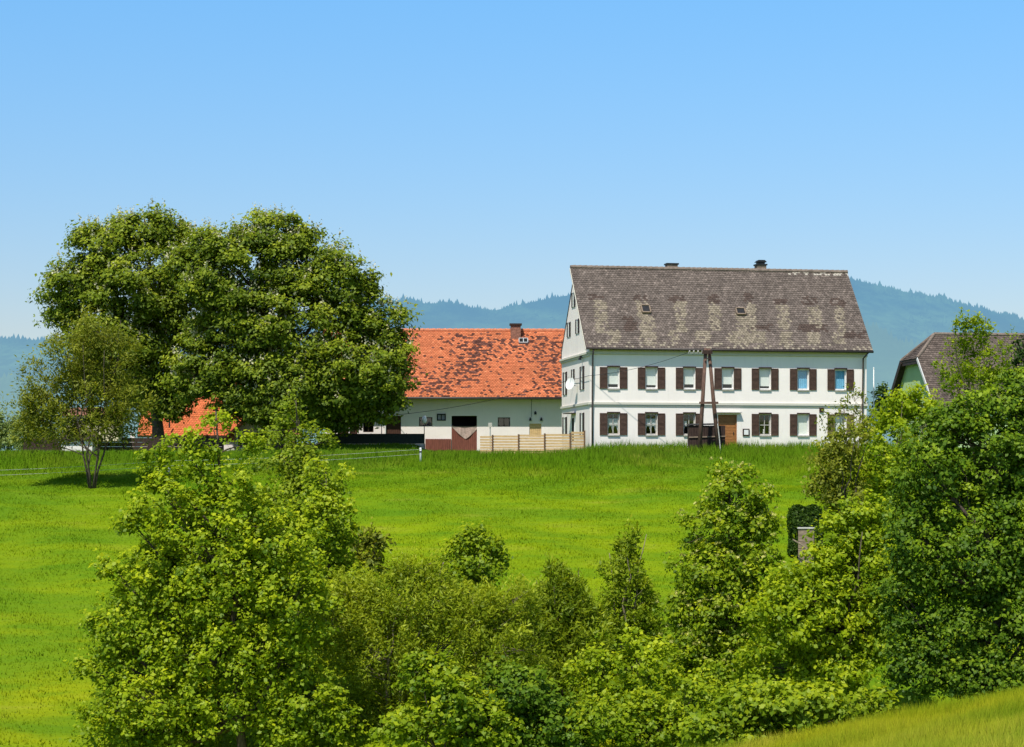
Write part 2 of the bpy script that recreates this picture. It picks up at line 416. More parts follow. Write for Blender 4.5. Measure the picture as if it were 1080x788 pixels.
# ---------------------------------------------------------------- hills
def hill(name, label, prof, Y, foot_y, foot_z, mat, fmat, ntree, th, seed):
    rg = np.random.default_rng(seed)
    px = np.arange(-500, 1600, 6.0)
    ridge = np.interp(px, [p[0] for p in prof], [p[1] for p in prof])
    rows = 14; V = []
    def pt(pxx, rid, t):
        yy = foot_y + (Y - foot_y) * t
        zr = (HZ - rid) / F * Y
        return (pxx - 540) / F * Y, yy, foot_z + (zr - foot_z) * (t ** 1.25)
    for r in range(rows + 1):
        t = r / rows; x, yy, z = pt(px, ridge, t)
        z = z + 0.02 * (Y / 10) * np.sin(px * 0.02 + r) * np.sin(math.pi * t)
        V.append(np.stack([x, np.full_like(x, yy), z], -1))
    V.append(np.stack([V[-1][:, 0], np.full_like(px, Y * 1.25), V[-1][:, 2] - 120], -1))
    V = np.array(V); ny, nx = V.shape[:2]
    i = (np.arange(ny - 1)[:, None] * nx + np.arange(nx - 1)[None, :]).ravel()
    tag(link(name, mesh_np(name, V.reshape(-1, 3), np.stack([i, i + 1, i + nx + 1, i + nx], -1), smooth=True), mat), label, 'hill', kind='structure')
    # far-off wood on the slope, seen as one mass
    tp = rg.uniform(-80, 1160, ntree); tt = np.where(rg.random(ntree) < 0.4, rg.uniform(0.97, 1.0, ntree), rg.uniform(0.25, 1, ntree))
    keep = np.array([mnoise.noise(Vector((a * 0.012, b * 4, seed))) > -0.18 or b > 0.9 for a, b in zip(tp, tt)])
    tp, tt = tp[keep], tt[keep]; n = len(tp)
    x, yy, z = pt(tp, np.interp(tp, [p[0] for p in prof], [p[1] for p in prof]), tt)
    h = rg.uniform(0.35, 1.0, n) ** 2.0 * th * (0.7 + 0.6 * np.sin(tp * 0.09) ** 2); h = np.where(rg.random(n) < 0.07, h * 1.4, h); wd = h * rg.uniform(0.25, 0.55, n)
    k = 5; Vt = np.empty((n, k + 1, 3)); an = np.arange(k) * 2 * np.pi / k
    for j in range(k): Vt[:, j] = np.stack([x + np.cos(an[j]) * wd, yy + np.sin(an[j]) * wd, z - h * 0.1], -1)
    Vt[:, k] = np.stack([x, yy, z + h], -1)
    b = np.arange(n)[:, None] * (k + 1)
    Fc = np.concatenate([np.concatenate([b + j, b + (j + 1) % k, b + k], 1) for j in range(k)])
    tag(link('forest', mesh_np('forest', Vt.reshape(-1, 3), Fc), fmat), 'far-off conifer forest covering the ' + label, 'forest', kind='stuff')


prof_far = [(-500, 372), (-100, 360), (0, 357), (40, 359), (150, 352), (300, 338), (400, 318), (425, 316), (445, 320), (475, 320), (500, 325), (520, 328), (550, 321), (590, 313),
            (650, 304), (750, 294), (880, 294), (905, 296), (935, 304), (960, 309), (985, 313), (1000, 318), (1020, 322), (1050, 330), (1080, 338), (1300, 372), (1600, 395)]
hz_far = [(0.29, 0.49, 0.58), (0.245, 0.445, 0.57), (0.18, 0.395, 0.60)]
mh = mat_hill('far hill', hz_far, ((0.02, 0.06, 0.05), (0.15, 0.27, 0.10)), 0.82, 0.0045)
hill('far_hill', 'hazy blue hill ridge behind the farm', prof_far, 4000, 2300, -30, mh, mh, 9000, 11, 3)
prof_mid = [(-500, 395), (0, 398), (60, 405), (200, 412), (400, 400), (600, 385), (800, 352), (880, 340), (915, 344), (950, 362), (1000, 384), (1060, 400), (1100, 408), (1600, 440)]
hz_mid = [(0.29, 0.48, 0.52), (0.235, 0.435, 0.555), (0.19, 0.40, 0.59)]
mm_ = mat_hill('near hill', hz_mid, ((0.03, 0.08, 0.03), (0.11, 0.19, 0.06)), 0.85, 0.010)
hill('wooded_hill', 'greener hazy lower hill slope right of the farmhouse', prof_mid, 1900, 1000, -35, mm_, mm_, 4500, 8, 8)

# ---------------------------------------------------------------- trees
def unit(v): return v / np.maximum(np.linalg.norm(v, axis=-1, keepdims=True), 1e-9)


def leaves(C, Nn, Ln, Wn, droop=0.0, axis=None, fold=0.12):
    n = len(C)
    A = RNG.normal(size=(n, 3)) if axis is None else axis + RNG.normal(size=(n, 3)) * 0.35
    A[:, 2] -= droop
    A = unit(A - (A * Nn).sum(1, keepdims=True) * Nn); Sd = np.cross(Nn, A)
    Ln = Ln[:, None]; Wn = Wn[:, None]
    V = np.empty((n, 4, 3))
    V[:, 0] = C - A * Ln * 0.5; V[:, 1] = C - A * Ln * 0.05 + Sd * Wn * 0.5 + Nn * Wn * fold
    V[:, 2] = C + A * Ln * 0.5; V[:, 3] = C - A * Ln * 0.05 - Sd * Wn * 0.5 + Nn * Wn * fold
    return V.reshape(-1, 3)


STY = dict(   # leaf length, width ratio, cluster radius, flatten, leaves per cluster, up, out, random, droop, cluster density, gap threshold
    maple=dict(l=0.125, w=0.72, rc=0.31, fl=0.75, n=46, up=0.9, out=0.45, rn=0.5, droop=0.15, den=1.5, gap=-0.22),
    bush=dict(l=0.135, w=0.70, rc=0.33, fl=0.65, n=40, up=0.8, out=0.55, rn=0.55, droop=0.15, den=1.5, gap=-0.28),
    dense=dict(l=0.135, w=0.70, rc=0.33, fl=0.60, n=42, up=0.7, out=0.7, rn=0.5, droop=0.2, den=1.7, gap=-0.33),
    willow=dict(l=0.145, w=0.30, rc=0.36, fl=1.1, n=70, up=0.5, out=0.4, rn=0.8, droop=-0.5, den=1.6, gap=-0.28),
    sparse=dict(l=0.15, w=0.45, rc=0.32, fl=1.0, n=34, up=0.5, out=0.4, rn=0.8, droop=-0.3, den=1.3, gap=-0.10),
    chestnut=dict(l=0.25, w=0.55, rc=0.92, fl=0.50, n=110, up=0.75, out=0.65, rn=0.42, droop=0.5, den=2.8, gap=-0.40, gf=0.45, wob=1.1, stray=0.03, shrink=0.95),
    far=dict(l=0.20, w=0.55, rc=0.48, fl=0.8, n=50, up=0.6, out=0.5, rn=0.6, droop=0.1, den=1.4, gap=-0.22),
)


def tree(name, label, cat, lobes, Y, leaf, style, base, group=None, stems=1, bark='bark', blossoms=0, depth=0.85, seed=0, limb=1.0, dscale=1.0, over=None, tr=None, front=None, lean=0.0, bl=None, airy=0.0):
    """lobes in photo pixels (cx, cy, rx, ry[, depth offset m]) -> world ellipsoids; trunk, limbs and leaf clusters grow through them"""
    st = dict(STY[style]);
    if over: st.update(over)
    rg = np.random.default_rng(seed + 100); s = Y / F
    bx = (base - 540) / F * Y; bz = G(bx, Y)
    root = thing(name, label, cat, (bx, Y, bz), 0, group); O = Vector((bx, Y, bz))
    tb = MB(); E = []
    for lo in lobes:
        c = P(lo[0], lo[1], Y) - O
        off = lo[4] if len(lo) > 4 else rg.uniform(-0.3, 0.3) * lo[2] * s
        E.append((np.array([c.x, off, max(c.z, 0.25)]), np.array([lo[2] * s, max(lo[2], lo[3] * 0.7) * s * depth, lo[3] * s]) * st.get('shrink', 1.0)))
    top = max(e[0][2] + e[1][2] * 0.6 for e in E); hi = max(E, key=lambda e: e[0][2])
    r0 = tr or max(0.05, top * 0.019)
    trunks = []
    for k in range(stems):
        a = 2 * math.pi * k / max(stems, 1) + rg.uniform(-0.4, 0.4); spread = 0 if stems == 1 else 0.16 * top
        tgt = Vector((hi[0][0] + math.cos(a) * spread, hi[0][1] + math.sin(a) * spread, top * (1 if k == 0 else rg.uniform(0.7, 0.95))))
        st_ = Vector((math.cos(a) * 0.12, math.sin(a) * 0.12, -0.15)) if stems > 1 else Vector((0, 0, -0.2))
        pts = []; m = 9
        for i in range(m):
            t = i / (m - 1); w = math.sin(t * math.pi) * 0.02 * top
            pts.append(st_.lerp(tgt, t) + Vector((rg.normal() * w + lean * math.sin(t * 3.1), rg.normal() * w, 0)))
        rad = [r0 / math.sqrt(stems) * (1.25 if i == 0 else 1) * (1 - 0.9 * i / (m - 1)) + 0.008 for i in range(m)]
        tb.tube(pts, rad, 8); trunks.append((pts, rad))
    cl_c, cl_o, cl_s = [], [], []
    for ci, (c, r) in enumerate(E):
        # limb from the nearest stem below the lobe
        pts, rad = trunks[ci % len(trunks)]
        zt = max(0.25 * top * 0.6, c[2] - 0.9 * abs(c[0]) - r[2] * 0.5)
        j = min(range(len(pts)), key=lambda q: abs(pts[q].z - zt)); p0 = pts[j]; p1 = Vector(c)
        way = [p1]
        if (p1 - p0).length > 0.2:
            mid = p0.lerp(p1, 0.5) + Vector((rg.normal() * 0.1, rg.normal() * 0.1, -0.06 * (p1 - p0).length + rg.normal() * 0.08))
            rl = min(rad[j] * 0.7, 0.035 * limb + 0.02 * (p1 - p0).length)
            way = [mid, mid.lerp(p1, 0.3), mid.lerp(p1, 0.6), mid.lerp(p1, 0.85), p1, p0.lerp(mid, 0.7)]
            tb.tube([p0, p0.lerp(mid, 0.5) + Vector((0, 0, 0.03)), mid, mid.lerp(p1, 0.6), p1], [rl, rl * 0.85, rl * 0.65, rl * 0.45, rl * 0.25], 6, False)
        area = (r[0] * r[1] + r[0] * r[2] + r[1] * r[2]) * 4.2
        nc = int(max(6, area / (st['rc'] ** 2) * 0.55 * st['den'] * dscale))
        d = unit(rg.normal(size=(nc, 3))); u = rg.random(nc) ** 0.45; u = 0.35 + 0.72 * u
        ph = rg.uniform(0, 6, 3)
        wb_ = st.get('wob', 1.0); wob = 1 + wb_ * 0.16 * np.sin(d[:, 0] * 5 + ph[0]) * np.sin(d[:, 2] * 6 + ph[1]) + wb_ * 0.10 * np.sin(d[:, 1] * 9 + d[:, 0] * 7 + ph[2])
        pc = c + d * r * (u * wob)[:, None]
        ok = pc[:, 2] > 0.12
        ok &= np.array([mnoise.noise(Vector(q) * (st.get('gf', 0.55) / st['rc']) + Vector((seed, 0, 0))) > st['gap'] + airy * max(0, q[2] / top - 0.45) for q in pc])
        pc, d, u = pc[ok], d[ok], u[ok]
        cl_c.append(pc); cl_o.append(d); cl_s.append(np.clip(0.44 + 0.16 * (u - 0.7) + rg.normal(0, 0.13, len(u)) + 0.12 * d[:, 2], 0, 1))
        for q in pc[:: 5]:
            qv = Vector(q); a0 = way[int(rg.integers(0, len(way)))]
            tb.tube([a0, a0.lerp(qv, 0.35) + Vector((rg.normal() * 0.06, rg.normal() * 0.06, 0.05)), a0.lerp(qv, 0.7) + Vector((rg.normal() * 0.06, rg.normal() * 0.06, 0.04)), qv], [0.014 * limb, 0.011 * limb, 0.008 * limb, 0.004 * limb], 4, False)
    cc = np.concatenate(cl_c); oo = np.concatenate(cl_o); ss = np.concatenate(cl_s)
    n = st['n']; K = len(cc)
    rc = st['rc'] * rg.uniform(0.5, 1.4, K)
    off = rg.normal(size=(K, n, 3)); off = unit(off) * (rg.random((K, n, 1)) ** 0.5)
    off *= np.where(rg.random((K, n, 1)) < st.get('stray', 0.12), 1.7, 1.0)
    off[:, :, 2] *= st['fl']
    # sprays arch: the outside of a clump hangs
    off[:, :, 2] -= 0.25 * (off[:, :, 0] ** 2 + off[:, :, 1] ** 2) * st['fl'] * 1.6
    C = (cc[:, None] + off * rc[:, None, None]).reshape(-1, 3)
    outw = np.repeat(oo, n, 0) * 0.5 + unit(off.reshape(-1, 3)) * 0.5
    Nn = unit(np.array([-0.13, -0.42, 0.9]) * st['up'] + outw * st['out'] + RNG.normal(size=C.shape) * st['rn'])
    k = len(C)
    Ln = st['l'] * RNG.uniform(0.45, 1.45, k); Wn = Ln * st['w'] * RNG.uniform(0.8, 1.15, k)
    C[:, 2] = np.maximum(C[:, 2], 0.03)
    axis = None
    if st['droop'] < 0: axis = unit(outw + np.array([0, 0, 0.3]))
    V = leaves(C, Nn, Ln, Wn, max(st['droop'], 0), axis)
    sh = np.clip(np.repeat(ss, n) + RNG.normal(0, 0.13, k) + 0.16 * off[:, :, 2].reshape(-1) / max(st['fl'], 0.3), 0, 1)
    me = mesh_np('crown', V, np.arange(4 * k).reshape(-1, 4), {'shade': np.repeat(sh, 4)})
    tb.build('trunk', M[bark], root, True)
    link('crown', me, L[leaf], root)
    if blossoms:
        bl = bl or (0.44, 0.17)
        up = np.argsort(-(oo[:, 2] + rg.uniform(-0.9, 0.9, K) - oo[:, 1] * 0.3))[: min(blossoms, K)]
        B = cc[up] + np.stack([rg.normal(0, 0.15, len(up)), rg.normal(0, 0.15, len(up)), rc[up] * st['fl'] * 0.85], -1)
        m = 7; Cb = (B[:, None] + np.stack([rg.normal(0, bl[1] * 0.45, (len(up), m)), rg.normal(0, bl[1] * 0.45, (len(up), m)), np.linspace(0, bl[0], m)[None] + np.zeros((len(up), 1))], -1)).reshape(-1, 3)
        Nb = unit(rg.normal(size=Cb.shape) + np.array([0, -0.4, 0.4])); lb = bl[1] * np.tile(np.linspace(1.2, 0.5, m), len(up))
        Vb = leaves(Cb, Nb, lb, lb * 0.9)
        sb = np.clip(RNG.normal(0.5, 0.25, len(Cb)), 0, 1)
        ob = link('blossom', mesh_np('blossom', Vb, np.arange(4 * len(Cb)).reshape(-1, 4), {'shade': np.repeat(sb, 4)}), M['blossom' if style == 'chestnut' else 'umbel'], root)
        tag(ob, kind='stuff')
    return root


# the two big flowering chestnuts by the barn
tree('chestnut_tree', 'left large flowering chestnut with dark shaded underside above the orange roofed outbuilding', 'tree',
     [(150, 240, 40, 20), (112, 258, 34, 22), (188, 262, 30, 20), (85, 298, 38, 30), (140, 300, 52, 42), (72, 325, 26, 18), (190, 315, 40, 52), (120, 355, 52, 42), (168, 385, 42, 45), (185, 415, 22, 22), (150, 408, 30, 25), (110, 395, 35, 28), (175, 432, 14, 12)],
     131, 'chestnut', 'chestnut', 168, 'chestnut trees beside the barn', blossoms=1600, seed=1, tr=0.42)
tree('chestnut_tree', 'broad round flowering chestnut covering the left end of the barn roof', 'tree',
     [(226, 258, 30, 18), (210, 285, 34, 26), (290, 247, 46, 22), (245, 290, 55, 45), (320, 277, 45, 32), (360, 302, 38, 33), (393, 338, 34, 30), (310, 340, 60, 55), (240, 350, 50, 50), (210, 392, 28, 34), (372, 388, 52, 42), (300, 398, 52, 40), (250, 408, 38, 28), (395, 420, 30, 24), (350, 430, 38, 24), (320, 425, 40, 24), (400, 370, 30, 34), (395, 395, 32, 28), (350, 400, 44, 34), (280, 430, 30, 16), (415, 395, 16, 22)],
     126, 'chestnut', 'chestnut', 288, 'chestnut trees beside the barn', blossoms=2800, seed=2, tr=0.5)
# loose multi-stemmed tree on the meadow edge
tree('willow_tree', 'loose olive willow with several thin stems casting a shadow on the left meadow', 'tree',
     [(100, 350, 30, 20), (75, 373, 34, 26), (125, 383, 28, 30), (52, 404, 30, 26), (95, 408, 42, 35), (40, 432, 26, 22), (135, 425, 24, 28), (72, 442, 46, 24), (115, 450, 36, 18), (35, 452, 20, 14)],
     105, 'greyolive', 'sparse', 97, stems=6, bark='bark', seed=3, over=dict(l=0.20, w=0.34, rc=0.5, n=46, gap=-0.16, den=1.75, wob=1.6), tr=0.12, limb=0.8)
# foreground belt, left
tree('maple_tree', 'tall lime-green maple with a thin spire top in the left foreground', 'tree',
     [(227, 440, 18, 15), (219, 464, 25, 15), (206, 490, 32, 17), (246, 508, 27, 20), (180, 530, 40, 26), (245, 540, 55, 34), (215, 580, 75, 38), (290, 570, 45, 40), (165, 610, 48, 36), (240, 630, 80, 48), (310, 635, 40, 45), (150, 660, 52, 38), (230, 690, 80, 44), (120, 698, 32, 32), (300, 690, 30, 35), (160, 738, 66, 38), (235, 745, 48, 28), (120, 768, 34, 24), (170, 788, 50, 20), (300, 760, 30, 30), (90, 702, 15, 10), (102, 652, 15, 12), (118, 598, 17, 12), (138, 548, 18, 13), (165, 505, 20, 13), (163, 480, 14, 9), (190, 468, 16, 10), (262, 470, 14, 10)],
     57, 'lime', 'maple', 258, seed=4, tr=0.13, airy=0.42, over=dict(stray=0.2, gap=-0.18))
tree('young_tree', 'slim olive-green tree rising just right of the maple spire', 'tree',
     [(312, 430, 17, 13), (303, 453, 26, 17), (332, 466, 22, 18), (296, 486, 32, 22), (330, 500, 32, 26), (305, 530, 46, 32), (325, 570, 45, 40)],
     69, 'olive', 'maple', 308, seed=5, tr=0.1, over=dict(rc=0.36), airy=0.45)
tree('young_tree', 'yellow-green young tree between the maple and the small brownish sapling', 'tree',
     [(343, 508, 20, 24), (348, 545, 28, 34), (362, 626, 40, 32), (338, 610, 38, 45), (372, 660, 46, 45), (330, 690, 34, 40)],
     64, 'lime', 'maple', 352, seed=6, tr=0.09)
tree('sapling', 'small brownish-green sapling with open crown at the meadow edge', 'tree',
     [(374, 577, 15, 13), (396, 567, 14, 10), (402, 588, 14, 13), (384, 600, 22, 12)],
     67, 'russet', 'sparse', 386, seed=7, over=dict(l=0.2, w=0.55))
tree('maple_tree', 'small rounded bright maple standing alone against the middle of the meadow', 'tree',
     [(500, 566, 18, 14), (482, 588, 16, 20), (508, 592, 26, 24), (527, 580, 10, 13), (492, 622, 32, 22), (470, 610, 14, 18)],
     66, 'fresh', 'maple', 498, seed=8, tr=0.08)
tree('willow_bush', 'wide grey-green willow bush filling the middle of the hedge belt', 'bush',
     [(428, 634, 58, 34), (372, 632, 30, 26), (500, 640, 40, 26), (400, 690, 52, 55), (470, 680, 58, 55), (530, 682, 48, 48), (350, 655, 34, 36), (440, 604, 30, 18), (540, 636, 32, 26), (405, 740, 40, 40), (370, 770, 45, 30), (440, 780, 45, 24)],
     60, 'willow', 'willow', 410, stems=5, bark='twig', seed=9, tr=0.12)
tree('willow_bush', 'upright dark green willow bush with narrow vertical shoots', 'bush',
     [(588, 612, 12, 22), (604, 622, 10, 18), (575, 628, 10, 16), (590, 634, 26, 28), (572, 645, 20, 28), (610, 645, 22, 30), (578, 670, 36, 45), (612, 680, 34, 45), (598, 720, 42, 40)],
     63, 'olive', 'willow', 596, stems=4, seed=10, over=dict(l=0.19, w=0.26))
tree('thin_shrub', 'thin dusty olive shrub standing left of the blossoming conical tree', 'bush',
     [(662, 574, 12, 18), (660, 602, 20, 26), (666, 640, 28, 32), (648, 655, 22, 28), (684, 655, 18, 24)],
     70, 'olive', 'sparse', 660, stems=4, bark='twig', seed=11, over=dict(den=1.7, n=46))
tree('bush', 'low yellow-green bush below the thin olive shrub', 'bush',
     [(676, 700, 36, 30), (640, 715, 40, 30), (705, 735, 34, 36), (650, 755, 40, 32)],
     60, 'yellow', 'bush', 670, stems=3, seed=12, over=dict(l=0.14))
tree('bush', 'dark bush in shade right of the tall maple trunk', 'bush',
     [(320, 735, 40, 30), (345, 765, 40, 30), (300, 770, 30, 25)],
     57.5, 'fresh', 'bush', 325, stems=3, seed=13)
tree('bush', 'bright broad-leaved bush in front of the willow stems', 'bush',
     [(455, 712, 30, 22), (475, 740, 36, 30), (440, 765, 36, 25), (500, 765, 40, 28)],
     56, 'fresh', 'maple', 465, stems=3, seed=14, over=dict(l=0.15, rc=0.32))
tree('bush', 'dark green bush at the bottom centre of the belt', 'bush',
     [(550, 728, 40, 30), (585, 762, 45, 30), (530, 770, 36, 24)],
     57, 'dark', 'dense', 560, stems=3, seed=15)
tree('bush', 'mid green rounded bush at the bottom edge left of the low bright hedge', 'bush',
     [(640, 760, 36, 30), (690, 768, 45, 32), (735, 745, 30, 34), (740, 775, 40, 22)],
     56.5, 'fresh', 'bush', 690, stems=3, seed=16)
# foreground belt, right
tree('blossoming_tree', 'conical green tree speckled with cream blossom before the farmhouse', 'tree',
     [(772, 500, 22, 13), (778, 522, 36, 20), (762, 555, 42, 26), (797, 556, 24, 24), (748, 598, 42, 30), (790, 600, 38, 32), (736, 645, 34, 34), (780, 650, 48, 40), (724, 690, 24, 32), (765, 700, 46, 38)],
     65, 'fresh', 'dense', 765, blossoms=520, seed=17, bl=(0.07, 0.10), over=dict(gap=-0.22), tr=0.12)
tree('bush', 'large sunny yellow-green bush between the blossoming tree and the dark tree', 'bush',
     [(893, 562, 34, 20), (912, 540, 30, 20), (856, 592, 26, 14), (848, 622, 44, 28), (903, 605, 44, 42), (828, 650, 44, 38), (885, 665, 52, 42), (935, 600, 26, 45), (925, 655, 32, 42), (820, 705, 50, 30), (880, 705, 40, 26)],
     61, 'yellow', 'bush', 880, stems=4, seed=18)
tree('broad_tree', 'massive dark green tree at the right edge of the foreground', 'tree',
     [(1050, 432, 42, 22), (1005, 452, 36, 24), (1082, 412, 30, 20), (978, 495, 38, 40), (1050, 490, 60, 50), (965, 560, 34, 45), (1030, 580, 66, 58), (1090, 560, 45, 70), (958, 630, 32, 45), (1020, 660, 56, 52), (1085, 660, 50, 60), (968, 700, 34, 32), (1040, 712, 56, 30), (1110, 460, 45, 60)],
     54, 'dark', 'dense', 1040, seed=19, tr=0.2, over=dict(l=0.115, n=54))
tree('bush', 'low bright green hedge bush on the edge of the dry foreground grass', 'bush',
     [(795, 748, 40, 25), (845, 742, 46, 22), (895, 742, 30, 18), (755, 772, 34, 22), (925, 738, 18, 12), (775, 786, 34, 14), (815, 776, 28, 10)],
     52.5, 'fresh', 'dense', 840, stems=4, seed=20, over=dict(l=0.15))
# shrubs on the slope right of the farmhouse
tree('shrub', 'dark olive shrub below the right end of the farmhouse', 'bush',
     [(884, 484, 24, 26), (900, 462, 18, 18), (868, 508, 18, 16), (895, 520, 25, 20)],
     93, 'greyolive', 'far', 888, stems=4, seed=21)
tree('shrub', 'yellow-green shrub mass below the neighbouring roof', 'bush',
     [(942, 430, 26, 18), (965, 425, 22, 16), (956, 458, 36, 28), (928, 478, 30, 32), (975, 445, 22, 20), (905, 515, 40, 25), (940, 520, 40, 35)],
     96, 'yellow', 'far', 940, stems=5, bark='twig', seed=22, over=dict(gap=-0.1))
tree('twiggy_shrub', 'nearly bare twiggy shrub against the right corner of the farmhouse', 'bush',
     [(898, 418, 16, 18), (910, 440, 16, 18), (884, 435, 14, 14), (875, 448, 12, 12)],
     110, 'russet', 'sparse', 897, stems=7, bark='twig', seed=23, dscale=0.5, over=dict(n=10, l=0.2), limb=1.2)
tree('young_tree', 'airy young tree in front of the neighbouring brown roof', 'tree',
     [(1015, 342, 9, 12), (1034, 347, 14, 14), (1022, 370, 22, 16), (1045, 382, 18, 18), (1005, 392, 18, 14), (1030, 404, 34, 18), (1062, 398, 18, 16), (1060, 362, 10, 12)],
     112, 'fresh', 'sparse', 1030, stems=3, seed=24, over=dict(l=0.20, w=0.5, rc=0.42, n=32, gap=-0.10), tr=0.10, limb=1.0)
tree('conifer_tree', 'dark conifer cut by the right edge of the picture', 'tree',
     [(1080, 360, 8, 12), (1082, 380, 13, 14), (1084, 402, 18, 16)], 116, 'pine', 'far', 1083, seed=25)
tree('conifer_tree', 'small dark conifer between the farmhouse and the neighbouring house', 'tree',
     [(929, 412, 5, 8), (929, 424, 9, 9), (929, 440, 12, 11)], 128, 'pine', 'far', 929, seed=26)
# soft hedge trees at the far left
for k, (a, b_, c_, yy, lab) in enumerate((
        (8, 448, 20, 165, 'hazy rounded hedge tree cut by the left edge of the picture'),
        (38, 452, 16, 158, 'low hazy hedge tree just behind the willow foliage'))):
    tree('hedge_tree', lab, 'tree', [(a, b_, c_, 17), (a - 12, b_ + 10, c_, 14), (a + 10, b_ + 10, c_ * 0.9, 14)], yy, 'hazy', 'far', a, seed=30 + k)

# ---------------------------------------------------------------- roof tiles
def tiles(origin, U, Sl, Wd, Ln, cw, rh, colour, mat, name, parent, keep=None, lift=0.035):
    """real overlapping plain tiles on a slope: U along the eaves, Sl up the slope (unit vectors), coloured one by one"""
    U, Sl, O = np.array(U), np.array(Sl), np.array(origin); N = np.cross(U, Sl)
    nc, nr = int(Wd / cw), int(Ln / rh); cw, rh = Wd / nc, Ln / nr
    V, Fc, T = [], [], []
    rg = np.random.default_rng(5)
    for r in range(nr):
        o = 0.5 * cw * (r % 2)
        for c in range(nc + (r % 2)):
            u0, u1 = max(0, c * cw - o), min(Wd, (c + 1) * cw - o)
            if u1 - u0 < 0.02: continue
            uc, sc = (u0 + u1) / 2, (r + 0.5) * rh
            if keep and not keep(uc, sc): continue
            g = 0.006; s0 = r * rh - 0.02 + rg.uniform(-0.012, 0.012); s1 = (r + 1) * rh + 0.01
            h = lift + rg.uniform(-0.006, 0.010); n0 = len(V); q = (u1 - u0) * 0.2
            for (u, s, hh) in ((u0 + g, s0 + 0.03, h), (u0 + q, s0, h), (u1 - q, s0, h), (u1 - g, s0 + 0.03, h), (u1 - g, s1, 0.006), (u0 + g, s1, 0.006)):
                V.append(O + U * u + Sl * s + N * hh)
            for (u, s, hh) in ((u0 + g, s0 + 0.03, 0), (u0 + q, s0, 0), (u1 - q, s0, 0), (u1 - g, s0 + 0.03, 0)):
                V.append(O + U * u + Sl * s + N * hh)
            Fc += [(n0 + 0, n0 + 1, n0 + 2, n0 + 3, n0 + 4, n0 + 5)]
            Fc += [(n0 + 6, n0 + 7, n0 + 1, n0), (n0 + 7, n0 + 8, n0 + 2, n0 + 1), (n0 + 8, n0 + 9, n0 + 3, n0 + 2)]
            T += [(*colour(uc, sc, rg), 1)] * 10
    me = bpy.data.meshes.new(name); me.from_pydata([tuple(v) for v in V], [], Fc); me.update()
    a = me.attributes.new('tint', 'FLOAT_COLOR', 'POINT'); a.data.foreach_set('color', np.array(T, np.float32).ravel())
    return link(name, me, mat, parent)


def nz2(x, y, k=0.0): return mnoise.noise(Vector((x, y, k)))


# ---------------------------------------------------------------- farmhouse
TH = R(10); CT, STh = math.cos(TH), math.sin(TH); HX, HY, HB = 4.686, 120.0, 1.42
HW, HD = 17.49, 8.5
house = thing('farmhouse', 'long white two-storey farmhouse with brown shutters and brown tiled roof', 'house', (HX, HY, HB), TH)


def hu(px):      # local u on the front wall seen at column px
    r = (px - 540) / F; return (HX - r * HY) / (r * STh - CT)


def hv(px):      # local v on the left gable wall
    r = (px - 540) / F; return (HX - HY * r) / (STh + r * CT)


def hzf(py, u): return (HZ - py) / F * (HY + u * STh) - HB
def hzg(py, v): return (HZ - py) / F * (HY + v * CT) - HB


EZ, RZ, OV = 6.20, 11.47, 0.42           # eaves edge, ridge height, front overhang (local)
slope = (RZ - EZ) / (HD / 2 + OV)
WT = EZ + OV * slope - 0.16              # wall top under the roof
wins = []
for i, c in enumerate((647, 687, 727, 767.5, 806.8, 847, 886.5)):
    u = hu(c); wins.append((u, hzf(409.3, u * 0), hzf(387.2, u * 0), 'up', i))
for i, c in enumerate((647, 687, 727, None, 806.8, 847, 886.5)):
    if c: u = hu(c); wins.append((u, hzf(458.3, 0), hzf(435.8, 0), 'low', i))
z_up0, z_up1, z_lo0, z_lo1 = wins[0][1], wins[0][2], wins[8][1], wins[8][2]
HWN = 0.37
du = hu(767.3); dw = 0.60; dz = hzf(437.5, du)
holes = [(w[0] - HWN, w[0] + HWN, w[1], w[2]) for w in wins] + [(du - dw, du + dw, 0.12, dz)]
wb = MB(); holed_wall(wb, HW, -0.5, WT, holes)
wb.face((0, HD, -0.5), (0, 0, -0.5), (0, 0, WT), (0, HD / 2, RZ - 0.16), (0, HD, WT))
wb.face((HW, 0, -0.5), (HW, HD, -0.5), (HW, HD, WT), (HW, HD / 2, RZ - 0.16), (HW, 0, WT))
wb.face((HW, HD, -0.5), (0, HD, -0.5), (0, HD, WT), (HW, HD, WT))
wb.build('wall', M['plaster'], house)
# belt course, cornice and gable moulding, stepped profiles butted at the corner
zb = hzf(425.2, 0)
MB().box(-0.10, HW + 0.05, -0.10, -0.002, zb - 0.09, zb + 0.07).box(-0.05, HW + 0.03, -0.05, -0.003, zb - 0.19, zb - 0.092)\
    .box(-0.10, -0.002, 0.0, HD, zb - 0.09, zb + 0.07).build('belt_course', M['trim'], house, bevel=0.012)
zc = EZ + 0.02
MB().box(-0.06, HW + 0.04, -0.20, -0.002, zc - 0.16, zc + 0.02).box(-0.05, HW + 0.03, -0.12, -0.003, zc - 0.42, zc - 0.162).build('cornice', M['trim'], house, bevel=0.02)
MB().box(-0.16, -0.002, -0.10, HD, zc - 0.40, zc - 0.26).box(-0.09, -0.003, -0.05, HD, zc - 0.52, zc - 0.402).build('gable_moulding', M['trim'], house, bevel=0.012)
